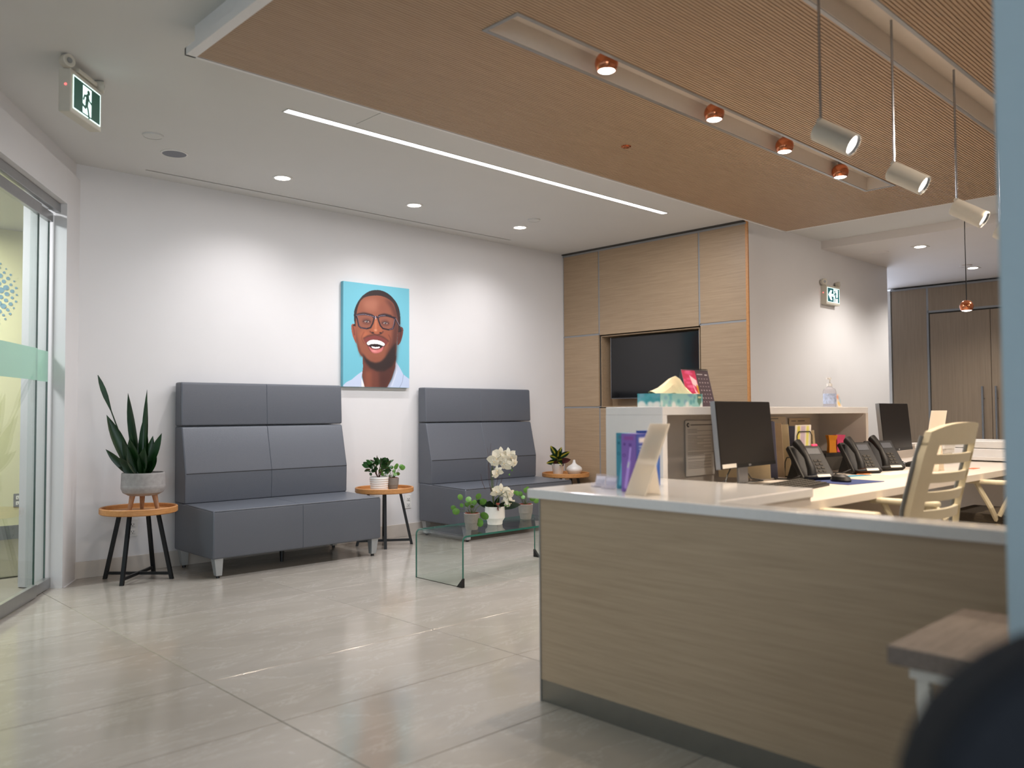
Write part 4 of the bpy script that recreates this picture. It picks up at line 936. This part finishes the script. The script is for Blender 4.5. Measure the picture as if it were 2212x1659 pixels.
# cream task chairs
def task_chair(loc, rz, label):
    t = thing('task_chair', label, 'office chair', loc, rz, 'cream slatted task chairs'); Hw = .222
    def sp_(u, z, off=0):
        x = u*Hw*(1-.10*max(0, (z-.9))/.12); yb = -.235-.26*(z-.70) if z > .70 else -.235+.10*(.70-z)
        return (x, yb-.045*(1-u*u)+.0-off, z)
    def strip(u0, u1, z0, z1, mat, name, par, th=.022, nu=10, nz=2, dome=0):
        mb = MB(); vs = []; fs = []
        for o_ in (0, th):
            for j in range(nz+1):
                for i in range(nu+1):
                    u = u0+(u1-u0)*i/nu; zz = z0+(z1-z0)*j/nz
                    if dome and j == nz: zz += dome*(1-abs(u)**3)
                    vs.append(sp_(u, zz, o_))
        m = (nu+1)*(nz+1)
        for j in range(nz):
            for i in range(nu):
                a = j*(nu+1)+i; fs += [(a, a+1, a+nu+2, a+nu+1), (m+a+nu+1, m+a+nu+2, m+a+1, m+a)]
        for i in range(nu): fs += [(i, m+i, m+i+1, i+1), (nz*(nu+1)+i+1, m+nz*(nu+1)+i+1, m+nz*(nu+1)+i, nz*(nu+1)+i)]
        for j in range(nz):
            a = j*(nu+1); b_ = a+nu; fs += [(a+nu+1, m+a+nu+1, m+a, a), (b_, m+b_, m+b_+nu+1, b_+nu+1)]
        return obj(name, mb.add(vs, fs), mat, par, smooth=True)
    strip(-1, 1, .935, .985, 'creamp', 'top_rail', t, .024, 16, 3, .032)
    for s in (-1, 1): strip(s*1.0 if s < 0 else .80, s*.74 if s < 0 else 1.0, .50, .947, 'creamp', 'back_post', t, .024, 3, 10)
    for k, z in enumerate((.866, .797, .728, .659, .590)): strip(-.76, .82, z, z+.035, 'creamp', 'slat', t, .018, 12, 1)
    for s in (-1, 1): obj('mesh_edge', MB().tube([sp_(s, z, -.006) for z in (.52, .7, .85, .97)], .008, 6), 'greyb', t)
    obj('seat', pillow(rprof([(-.22, .455), (.24, .445), (.27, .47), (.24, .50), (-.20, .50)], .012), -.23, .23, .011), 'seatg', t, smooth=True)
    obj('seat_shell', MB().box(-.21, .21, -.22, .22, .425, .452), 'creamp', t, bevel=.01)
    for s in (-1, 1):
        ar = obj('armrest', MB().box(s*.262-.03, s*.262+.03, -.16, .12, .665, .688), 'creamp', t, bevel=.008)
        obj('arm_support', MB().tube([(s*.24, -.20, .62), (s*.262, -.14, .668)], .014, 8).tube([(s*.262, .07, .67), (s*.262, .0, .54), (s*.20, -.02, .44)], .014, 8).tube([(s*.262, -.12, .67), (s*.262, -.04, .50)], .012, 8), 'creamp', ar)
    obj('back_bracket', MB().box(-.05, .05, -.27, .0, .40, .43).box(-.05, .05, -.275, -.25, .40, .56), 'creamp', t, bevel=.005)
    obj('gas_column', MB().rod((0, 0, .10), (0, 0, .43), .03, .024, 16), 'steel', t, smooth=True)
    for k in range(5):
        a = 2*PI*k/5+.3; c, s_ = math.cos(a), math.sin(a)
        l = obj('base_leg', MB().rod((0, 0, .10), (c*.29, s_*.29, .065), .026, .016, 8), 'creamp', t)
        obj('caster', MB().rod((c*.29-s_*.02, s_*.29+c*.02, .028), (c*.29+s_*.02, s_*.29-c*.02, .028), .028, n=14), 'black', l)
    return t
ch = task_chair((3.35, 1.43, 0), R(-3), 'cream task chair with slatted back nearest the desk front')
dup(ch, (5.2, 1.46, 0), R(0), 'cream task chair with dark seat, half hidden behind the blue wall end')

# monitors
def monitor(loc, rz, label, w=.54, h=.30, lift=.088, tilt=5):
    t = thing('monitor', label, 'monitor', loc, rz, 'office monitors')
    m = Matrix.Translation((0, 0, lift)) @ Matrix.Rotation(R(-tilt), 4, 'X')
    def q(*b):
        k = MB(); k.M = m; return k.box(*b)
    obj('screen', q(-w/2+.004, w/2-.004, -.0015, .002, .018, h-.004), 'moni', t)
    obj('case', q(-w/2, w/2, .001, .024, 0, h), 'black', t, bevel=.002)
    obj('side_edge', q(-w/2-.002, -w/2, .0, .022, 0, h), 'alu', t); obj('chin', q(-w/2, w/2, -.002, .001, 0, .018), 'black', t)
    obj('badge', q(-.012, .012, -.003, -.0018, .005, .013), 'steel', t)
    obj('name_label', q(-w/2+.012, -w/2+.14, -.0032, -.002, .003, .021), 'paper', t)
    obj('neck', MB().box(-.045, .045, .030, .042, .012, lift+h*.55), 'alu', t, bevel=.002)
    obj('foot', MB().box(-.11, .11, -.06, .11, 0, .010), 'alu', t, bevel=.003)
    obj('cable', MB().tube([(.02, .05, lift+.06), (.05, .07, lift), (.10, .06, .05), (.16, .07, .02), (.24, .05, .006), (.10, .09, .006)], .003, 6).tube([(-.03, .05, lift+.05), (-.08, .07, .05), (-.16, .04, .01), (-.26, .06, .006), (-.30, .0, .02), (-.14, .05, .03)], .003, 6), 'black', t, smooth=True)
    return t
mo = monitor((3.43, 2.01, WS), R(4), 'larger dark monitor before the shelf beside the black phone')
dup(mo, (5.42, 2.12, WS), R(4), 'dark monitor farther right, in front of the long white wall')
def phone(loc, rz, label):
    t = thing('desk_phone', label, 'telephone', loc, rz, 'black desk phones'); a = math.radians(55)
    m = Matrix.Translation((0, -.07, .015)) @ Matrix.Rotation(a, 4, 'X')     # face plane: x across, y up the face
    def q(fn): k = MB(); k.M = m; fn(k); return k
    obj('body', q(lambda k: k.box(-.10, .10, 0, .19, -.03, 0)), 'black', t, bevel=.008)
    obj('stand', MB().prism([(-.05, 0), (.09, 0), (.045, .10), (.02, .10)], -.07, .07, 'x'), 'black', t, bevel=.003)
    obj('display', q(lambda k: k.box(-.03, .075, .135, .170, 0, .002)), pm('phone_display', (78, 82, 90), .3), t)
    kp = MB(); kp.M = m
    for i in range(3):
        for j in range(4): kp.box(-.015+i*.026, .003+i*.026, .03+j*.02, .042+j*.02, 0, .003)
    obj('keypad', kp, 'gap', t)
    obj('label_strip', q(lambda k: k.box(-.01, .07, .004, .018, .0, .002)), 'paper', t)
    h = MB(); h.M = m; h.tube([(-.07, .0, .03), (-.07, .03, .042), (-.07, .09, .05), (-.07, .15, .042), (-.07, .185, .03)], [.022, .020, .014, .020, .024], 12)
    obj('handset', h, 'black', t, smooth=True)
    obj('message_light', q(lambda k: k.box(.05, .08, .184, .193, -.004, .003)), emis('message_red', (255, 50, 90), .8), t)
    obj('cord', MB().tube([(-.09, -.05, .03), (-.13, -.02, .008), (-.16, .06, .006), (-.12, .12, .006)], .004, 6), 'black', t, smooth=True)
    return t
ph = phone((3.93, 1.97, WS), R(-22), 'black desk phone with lit red light beside the larger monitor')
for a_ in (dup(ph, (4.52, 1.98, WS), R(-24), 'black desk phone before the bright sticky notes'), dup(ph, (4.86, 1.99, WS), R(-24), 'rightmost black desk phone, next to the clear holder')):
    for c_ in list(a_.children):
        if c_.name.startswith('message_light'): bpy.data.objects.remove(c_)
def keyboard(loc, rz, label):
    t = thing('keyboard', label, 'keyboard', loc, rz)
    obj('case', MB().prism([(-.07, 0), (.07, 0), (.07, .024), (-.07, .012)], -.22, .22, 'x'), 'black', t, bevel=.002)
    k = MB()
    for i in range(15):
        for j in range(5): k.box(-.21+i*.028, -.188+i*.028, -.062+j*.026, -.042+j*.026, .011+j*.002, .018+j*.0026)
    obj('keys', k, 'gap', t, kind='stuff')
keyboard((3.46, 1.80, WS), R(6), 'black keyboard before the larger monitor'); keyboard((5.46, 1.98, WS), R(10), 'black keyboard under the farther monitor')
ms = thing('mouse', 'black computer mouse on the dark blue pad', 'mouse', (3.90, 1.80, WS+.003), R(-20))
obj('shell', MB().lathe([(0, .036), (.016, .034), (.030, .024), (.036, .008), (.034, 0), (0, 0)], 24), 'black', ms, smooth=True).scale = (1, 1.6, 1); obj('wheel', MB().rod((-.004, .03, .030), (.004, .03, .030), .008, n=10), 'gap', ms)
def slab(name, label, cat, loc, w, d, h, mat, rz=0, group=None):
    t = obj(name, MB().box(-w/2, w/2, -d/2, d/2, 0, h), mat); t.location = loc; t.rotation_euler = (0, 0, rz)
    t['label'] = label; t['category'] = cat
    if group: t['group'] = group
    return t
slab('mouse_pad', 'dark blue mouse pad on the work surface', 'mouse pad', (3.93, 1.80, WS), .30, .24, .003, pm('blue_pad', (44, 62, 116), .7), R(-8))
slab('paper_sheet', 'bright blue paper slip on the work surface below the phones', 'paper', (4.27, 1.93, WS), .30, .05, .002, pm('cyan_paper', (60, 150, 186), .6), R(-14))
slab('paper_sheet', 'orange paper slip on the work surface below the phones', 'paper', (4.46, 1.93, WS+.0), .12, .05, .004, pm('orange_paper', (240, 150, 90), .6), R(10))
slab('paper_sheet', 'white paper sheet edged in violet on the work surface', 'paper', (4.72, 1.84, WS), .50, .12, .002, 'paper', R(-4))
slab('paper_sheet', 'dark green card under the wire holder', 'paper', (4.02, 1.98, WS), .20, .07, .003, pm('green_card', (70, 96, 84), .6), R(-5))
slab('paper_sheet', 'small orange tab on the far right of the work surface', 'paper', (5.32, 1.66, WS), .10, .04, .002, pm('orange_tab', (238, 110, 62), .6))
# shelf contents: file folders leaning in a sorter, notices, coloured notes
def folder(loc, label, mat, w=.30, h=.235, lean=10, th=.006, rz=-78):
    t = thing('file_folder', label, 'folder', loc, R(rz), 'leaning files on the shelf'); m = Matrix.Rotation(R(lean), 4, 'X')
    k = MB(); k.M = m; k.box(-w/2, w/2, 0, th, 0, h); obj('cover', k, mat, t)
    k = MB(); k.M = m; k.box(-w/2+.01, w/2-.004, th, th+.008, .002, h-.012); obj('sheets', k, 'paper', t)
    k = MB(); k.M = m; k.box(-w/2+.03, -w/2+.11, 0, .002, h, h+.012); obj('tab', k, mat, t)
    return t
fm = ['manila', pm('slate_folder', (108, 108, 128), .6), pm('kraft_folder', (186, 160, 128), .7), 'manila', pm('slate_folder_dark', (92, 92, 108), .6), 'manila', pm('pale_folder', (206, 190, 176), .7), 'manila']
for k, nm in enumerate(('cream', 'slate grey', 'kraft brown', 'cream', 'dark slate', 'cream', 'pale pinkish', 'cream')):
    folder((3.82+.072*k, 2.27, WS), '%s file folder, %s of the row leaning on the shelf' % (nm, ('first', 'second', 'third', 'fourth', 'fifth', 'sixth', 'seventh', 'last')[k]), fm[k], .27, .30-.008*k, 8+k)
wr = thing('wire_holder', 'black wire holder with clipped papers standing before the folders', 'holder', (4.07, 2.085, WS), R(-6))
def arc(x0, x1, y, z): return [(x0, y, 0), (x0+.004, y, z-.02), (x0+.02, y, z), (x1-.02, y, z), (x1-.004, y, z-.02), (x1, y, 0)]
obj('wire', MB().tube(arc(-.07, .07, -.02, .235), .0028, 6).tube(arc(-.075, .075, .05, .10), .0028, 6).tube([(-.07, -.02, .004), (-.09, -.09, .004), (-.075, .05, .004)], .0028, 6).tube([(.07, -.02, .004), (.09, -.09, .004), (.075, .05, .004)], .0028, 6), 'blackm', wr, smooth=True)
def sheet_print(P_, name, label, cat, loc, rz, w, h, lean, th=.002, mat='p_gloss', back='paper', group=None):
    t = thing(name, label, cat, loc, rz, group); ca, sa = math.cos(R(lean)), math.sin(R(lean))
    k = MB(); k.M = Matrix.Rotation(R(-lean), 4, 'X'); k.box(-w/2, w/2, 0, th, 0, h); obj('sheet', k, back, t)
    P_.obj('print', (-w/2, h*sa-.0006, h*ca), (w, 0, 0), (0, -h*sa, -h*ca), mat, t)
    return t
Q = Paint(40, 50, (0, 0, 1, 1.25), (236, 228, 216)); Q.rect(.12, .05, .30, 1.2, (226, 212, 90), .02); Q.rect(.34, .05, .62, 1.2, (206, 186, 198), .02); Q.rect(.7, .05, .84, 1.2, (228, 220, 110), .02)
sheet_print(Q, 'note_sheet', 'sheet with yellow and lilac stripes clipped in the wire holder', 'paper', (4.065, 2.08, WS+.10), R(-6), .14, .17, -4)
Q = Paint(40, 40, (0, 0, 1, 1), (244, 236, 224)); Q.rect(.42, .14, .66, .9, (246, 174, 66), .01)
sheet_print(Q, 'note_sheet', 'white card with an orange bar clipped in the wire holder', 'paper', (4.05, 2.035, WS+.006), R(-6), .135, .125, -2)
def lines(P_, x0, y0, x1, n, dy, c=(120, 112, 108), seed=1):
    rg = random.Random(seed)
    for k in range(n):
        if rg.random() < .15: continue
        P_.line([(x0, y0+k*dy), (x0+(x1-x0)*rg.choice((.35, .6, .9, 1)), y0+k*dy)], .008, c, 0, .8)
Q = Paint(80, 150, (0, 0, 1, 1.5), (240, 234, 226)); Q.ell(.09, .12, .05, .06, (60, 56, 58)); Q.ell(.115, .12, .035, .035, (214, 206, 198)); Q.line([(.18, .12), (.95, .12)], .022, (90, 84, 84)); lines(Q, .08, .24, .96, 26, .042, (118, 110, 106), 4)
sheet_print(Q, 'notice_sheet', 'printed notice with a letterhead on the shelf back beside the larger monitor', 'notice', (3.66, 2.425, .735), 0, .26, .28, 0)
Q = Paint(60, 80, (0, 0, 1, 1.4), (226, 204, 172))
for y0 in (.12, .42, .72, 1.02): Q.line([(.12, y0), (.3, y0)], .03, (120, 104, 90)); Q.line([(.42, y0), (.72, y0)], .03, (110, 94, 82)); lines(Q, .42, y0+.07, .9, 3, .05, (150, 130, 110), int(y0*100))
sheet_print(Q, 'notice_sheet', 'printed list pinned on the shelf back above the phones', 'notice', (4.72, 2.425, .80), 0, .26, .22, 0, back='manila')
Q = Paint(50, 40, (0, 0, 1, .8), (230, 212, 184)); Q.rect(.1, .2, .5, .28, (110, 98, 88)); Q.rect(.05, .4, .45, .46, (110, 98, 88)); Q.rect(.5, .3, .85, .62, (120, 106, 94)); Q.rect(.53, .34, .82, .58, (230, 212, 184)); Q.rect(.3, .08, .7, .13, (130, 118, 104))
sheet_print(Q, 'notice_sheet', 'printed label sheet on the shelf back above the folders', 'notice', (4.40, 2.425, .93), 0, .30, .10, 0, back='manila')
def cup(label, loc, mat):
    t = thing('note_holder', label, 'sticky notes', loc)
    obj('pad', MB().lathe([(0, 0), (.030, 0), (.026, .04), (.028, .07), (.038, .10), (.036, .10), (.024, .06), (0, .02)], 4), mat, t)
cup('orange sticky note pad standing behind the phones', (4.70, 2.22, .82), pm('orange_note', (238, 150, 30), .6)); cup('pink sticky note pad standing behind the phones', (4.80, 2.22, .82), pm('pink_note', (244, 92, 140), .6))
bxs = thing('storage_box', 'dark box on the work surface under the sticky notes', 'box', (4.72, 2.29, WS)); obj('carton', MB().box(-.16, .16, -.10, .12, 0, .097), 'gap', bxs, bevel=.003); obj('lid', MB().box(-.162, .162, -.102, .122, .08, .0995), 'black', bxs)
# things on the raised counter
def tex_box(name, label, cat, loc, rz, w, d, h, P_front, P_left, mat, group=None, right=None, topm=None):
    t = thing(name, label, cat, loc, rz, group)
    obj('carton', MB().box(0, w, 0, d, 0, h), mat, t)
    P_front.obj('front_print', (0, -.0006, h), (w, 0, 0), (0, 0, -h), 'p_gloss', t)
    P_left.obj('side_print', (-.0006, d, h), (0, -d, 0), (0, 0, -h), 'p_gloss', t)
    return t
def sky(w, h, sd, c0=(160, 210, 206), c1=(238, 240, 236)):
    P_ = Paint(w, h, (0, 0, w/h, 1), c0); rg = random.Random(sd)
    for k in range(16): P_.ell(rg.random()*w/h, rg.random()*.7, .1+.15*rg.random(), .1+.1*rg.random(), rg.choice(((96, 178, 190), (150, 208, 206), (130, 176, 200), (90, 166, 176))), .05, .7)
    for k in range(14): P_.ell(rg.random()*w/h, .75+rg.random()*.35, .12+.14*rg.random(), .16+.14*rg.random(), c1, .05, .85)
    return P_
F_ = sky(120, 24, 3); F_.poly([(4.35, .06), (4.85, .06), (4.85, .6), (4.6, .92), (4.35, .6)], (92, 140, 122), .02); F_.rect(4.42, .2, 4.78, .34, (226, 224, 176), .02)
tb = tex_box('tissue_box', 'teal cloud patterned tissue box on the raised counter', 'tissue box', (3.012, 2.20, HT), 0, .33, .125, .060, F_, sky(40, 24, 9, (70, 160, 170)), pm('teal_carton', (150, 200, 200), .5))
ti = MB(); random.seed(3)
def tissue(pts): return pts
gx, gz = 9, 5; vs = []
for i in range(gx+1):
    u = i/gx; cx = .04+.30*u; top = .075*math.sin(PI*min(1, u*1.15)**1.5)*(1 if u < .87 else .8)+.008
    for j in range(gz+1):
        v = j/gz; a = PI*v; vs.append((cx-.05*math.sin(a)*(1-u)*.5, .06+(.030+.012*math.sin(7*u))*math.cos(a), .058+top*math.sin(a)+.006*math.sin(9*u+5*v)))
ti.add(vs, [(i*(gz+1)+j, i*(gz+1)+j+1, (i+1)*(gz+1)+j+1, (i+1)*(gz+1)+j) for i in range(gx) for j in range(gz)])
obj('tissue', ti, pm('cream_tissue', (246, 230, 190), .8), tb, smooth=True)
# desk calendar
cal = thing('desk_calendar', 'standing desk calendar with pink picture and dark date page', 'calendar', (3.40, 2.36, HT), R(0))
C1 = Paint(50, 90, (0, 0, 1, 1.8), (206, 40, 88)); rg = random.Random(5)
for k in range(12): C1.ell(rg.random()*.6, rg.random()*1.1, .2, .06, rg.choice(((238, 90, 150), (190, 24, 70), (246, 130, 170))), .03, .8)
C1.poly([(.5, .25), (.95, .5), (1, .9), (.8, .8), (.6, .7)], (250, 214, 220), .02); C1.poly([(.6, .6), (.75, 1.0), (.9, 1.2), (.7, 1.1)], (250, 224, 226), .02); C1.poly([(.85, .7), (1, .8), (1, 1.4), (.9, 1.2)], (214, 150, 20), .02)
C2 = Paint(50, 90, (0, 0, 1, 1.8), (74, 58, 66)); C2.line([(.12, .2), (.5, .2)], .05, (190, 180, 184)); C2.line([(.7, .22), (.85, .22)], .05, (220, 214, 216))
for i in range(4):
    for j in range(7): C2.ell(.2+i*.2, .42+j*.19, .05, .03, (176, 160, 164), .01)
la = .045
k = MB(); k.add([(0, -la, 0), (.235, -la, 0), (.235, 0, .185), (0, 0, .185), (0, la, 0), (.235, la, 0)], [(0, 1, 2, 3), (4, 3, 2, 5), (0, 4, 5, 1)]); obj('stand', k, 'grey', cal)
C1.obj('picture_page', (.003, -.001, .183), (.115, 0, 0), (0, -la, -.18), 'p_gloss', cal); C2.obj('date_page', (.118, -.001, .183), (.115, 0, 0), (0, -la, -.18), 'p_gloss', cal)
sb = MB()
for k_ in range(22): sb.tube([(.01+k_*.0102, .006*math.cos(a), .186+.006*math.sin(a)) for a in [2*PI*q/8 for q in range(9)]], .0012, 4)
obj('spiral_binding', sb, 'black', cal)
sa = thing('sanitizer_bottle', 'clear sanitizer bottle with pump on the raised counter', 'bottle', (4.75, 2.25, HT))
obj('bottle', MB().lathe([(0, .0), (.034, 0), (.037, .006), (.037, .090), (.032, .108), (.014, .118), (.014, .125)], 28), 'acryl', sa, smooth=True)
obj('gel', MB().lathe([(0, .003), (.034, .004), (.0345, .07), (0, .07)], 24), glassy('gel', (.92, .93, .97), 1.33), sa, smooth=True)
obj('label', MB().lathe([(.0373, .02), (.0376, .022), (.0376, .078), (.0373, .08)], 28), pm('bottle_label', (176, 188, 214), .4, var=.25, scale=60), sa)
obj('pump', MB().lathe([(.016, .123), (.016, .138), (.006, .142), (.005, .165), (.012, .167), (.012, .174), (0, .175)], 20).box(-.035, .0, -.005, .005, .165, .173), 'plate', sa, smooth=True)
Q = Paint(30, 40, (0, 0, 1, 1.3), (236, 226, 220)); Q.ell(.5, .35, .3, .2, (238, 160, 130), .08); Q.ell(.4, .95, .3, .2, (244, 206, 130), .08); Q.ell(.8, .6, .2, .4, (180, 206, 220), .08)
sheet_print(Q, 'card_stand', 'small clear card stand with a coloured card at the counter end', 'card stand', (4.93, 2.27, HT), R(0), .055, .085, 14, .002, 'p_gloss', 'acryc')

# things on the low counter
def tb_print(base, seed, side=False):
    P_ = Paint(36, 100, (0, 0, 1, 2.8), base); d = [max(0, v-34) for v in base]; w_ = [min(255, v+70) for v in base]
    if side:
        P_.rect(.22, .2, .75, .45, (236, 226, 226), .03); P_.line([(.25, .62), (.7, .62)], .06, (160, 180, 220)); P_.line([(.25, .75), (.6, .75)], .05, (160, 180, 220))
        P_.ell(.5, 1.45, .32, .55, (150, 176, 224), .05, .8); P_.line([(.62, 1.1), (.5, 2.4)], .16, (228, 232, 240), .02); P_.ell(.6, 1.35, .1, .2, (236, 190, 176), .03)
    else:
        P_.rect(.2, .14, .8, .3, [min(255, v+14) if i == 0 else v-20 for i, v in enumerate(base)], .02); P_.ell(.6, .55, .1, .08, d, .02); P_.ell(.22, .52, .09, .07, d, .01); P_.ell(.2, 1.05, .11, .085, d, .01); P_.ell(.2, 1.05, .06, .05, base, .01)
        P_.line([(.62, .7), (.52, 1.35)], .1, w_, .01); P_.line([(.52, 1.35), (.28, 2.55)], .2, w_, .02, .85); P_.line([(.5, 1.4), (.44, 1.6)], .1, (226, 230, 236), .01)
        P_.ell(.75, 2.15, .07, .05, d, .01); P_.ell(.75, 2.5, .06, .05, d, .01)
    return P_
def carton(label, loc, w, d, h, rz, cf, cs, mat):
    t = thing('toothbrush_box', label, 'box', loc, rz, 'toothbrush boxes on the low counter')
    obj('carton', MB().box(0, w, 0, d, 0, h), mat, t)
    tb_print(cs, 1, True).obj('spine_print', (0, -.0006, h), (w, 0, 0), (0, 0, -h), 'p_gloss', t)
    tb_print(cf, 2).obj('front_print', (-.0006, d, h), (0, -d, 0), (0, 0, -h), 'p_gloss', t)
carton('purple toothbrush box with blue spine, nearest on the low counter', (2.36, 1.83, CT), .070, .066, .207, 0, (140, 104, 190), (70, 84, 170), pm('violet_carton', (130, 98, 180), .4))
carton('teal toothbrush box behind the purple one', (2.44, 1.925, CT), .05, .06, .207, R(0), (64, 150, 170), (50, 90, 160), pm('teal_carton_dark', (64, 146, 168), .4))
carton('royal blue toothbrush box farthest back in the group', (2.60, 1.955, CT), .07, .06, .212, R(0), (38, 70, 160), (52, 96, 176), pm('blue_carton', (44, 80, 166), .4))
hold = thing('sign_holder', 'slanted frosted acrylic sign holder leaning on the low counter', 'sign holder', (2.262, 1.72, CT), 0)
slp = [(0, 0), (.004, 0), (.150, .243), (.146, .243)]
obj('back_plate', MB().prism(slp, 0, .085, 'y'), 'acryc', hold)
obj('foot', MB().prism([(.0, .0), (.09, 0), (.09, .003), (.0, .003)], 0, .085, 'y').prism([(.086, 0), (.09, 0), (.066, .10), (.062, .10)], .0, .085, 'y'), 'acryc', hold)
Q = Paint(40, 60, (0, 0, 1, 1.5), (206, 186, 162)); Q.line([(.1, .1), (.6, .9)], .05, (170, 150, 128)); Q.line([(.5, .1), (.9, .8)], .05, (176, 156, 132)); Q.ell(.55, 1.15, .12, .3, (238, 190, 140), .05)
Q.obj('insert_sheet', (.1515, .080, .235), (0, -.075, 0), (-.072, 0, -.12), 'p_gloss', hold)
def block(label, loc, rz):
    t = thing('card_holder', label, 'card holder', loc, rz, 'small frosted holders on the low counter')
    obj('plate', MB().prism([(0, 0), (.004, 0), (.020, .048), (.016, .048)], 0, .052, 'y'), 'acryl', t, bevel=.001, seg=1)
    obj('tray', MB().box(-.018, .012, 0, .052, 0, .004).box(-.018, -.015, 0, .052, 0, .016), 'acryl', t)
    obj('cards', MB().prism([(.002, .004), (.006, .004), (.017, .040), (.013, .040)], .005, .047, 'y'), pm('lilac_cards', (238, 232, 242), .5), t)
block('small frosted card holder nearest the counter corner', (2.44, 2.045, CT), 0)
block('middle small frosted card holder', (2.41, 1.965, CT), R(8)); block('small frosted card holder touching the teal box', (2.60, 2.04, CT), R(-5))
# far end: printer, papers, slanted holders
pr_ = thing('flatbed_printer', 'wide white printer on the far work surface before the storage doors', 'printer', (6.10, 1.62, WS), R(-4))
obj('body', MB().box(0, .44, 0, .52, 0, .085), 'white', pr_, bevel=.006); obj('lid', MB().box(0, .44, 0, .52, .088, .135), 'plate', pr_, bevel=.005); obj('paper_tray', MB().box(-.05, .0, .06, .46, .01, .03), 'white', pr_)
for k_, nm in enumerate(('bottom', 'second lowest', 'second highest', 'top')): slab('paper_stack', '%s white paper bundle of the pile behind the farther monitor' % nm, 'papers', (5.98+.006*(k_ % 3), 2.12-.006*k_, WS+.001+k_*.028), .15, .20, .026, 'paper', R(6*((k_*5) % 3)-6), 'pile of paper bundles behind the monitor')
h2 = dup(hold, (4.93, 1.72, WS), 0, 'slanted clear sign holder rising behind the cream chair back'); h2.scale = (1.1, 1, 1.40)
Q = Paint(60, 60, (0, 0, 1, 1), (196, 188, 196)); lines(Q, .2, .45, .9, 9, .055, (120, 112, 124), 8)
sheet_print(Q, 'sign_stand', 'printed notice in a slanted stand left of the farther monitor', 'notice', (5.10, 2.36, .74), R(-30), .20, .24, 18, .003, 'p_gloss', 'acryc')
ac = thing('card_holder', 'clear acrylic holder with beige cards right of the last phone', 'card holder', (5.06, 2.03, WS), R(-20))
obj('tray', MB().box(-.05, .05, -.03, .03, 0, .004).box(-.05, .05, -.03, -.027, 0, .03), 'acryl', ac); obj('cards', MB().prism([(0, .004), (.02, .004), (-.02, .075), (-.034, .075)], -.04, .03, 'x'), 'manila', ac)
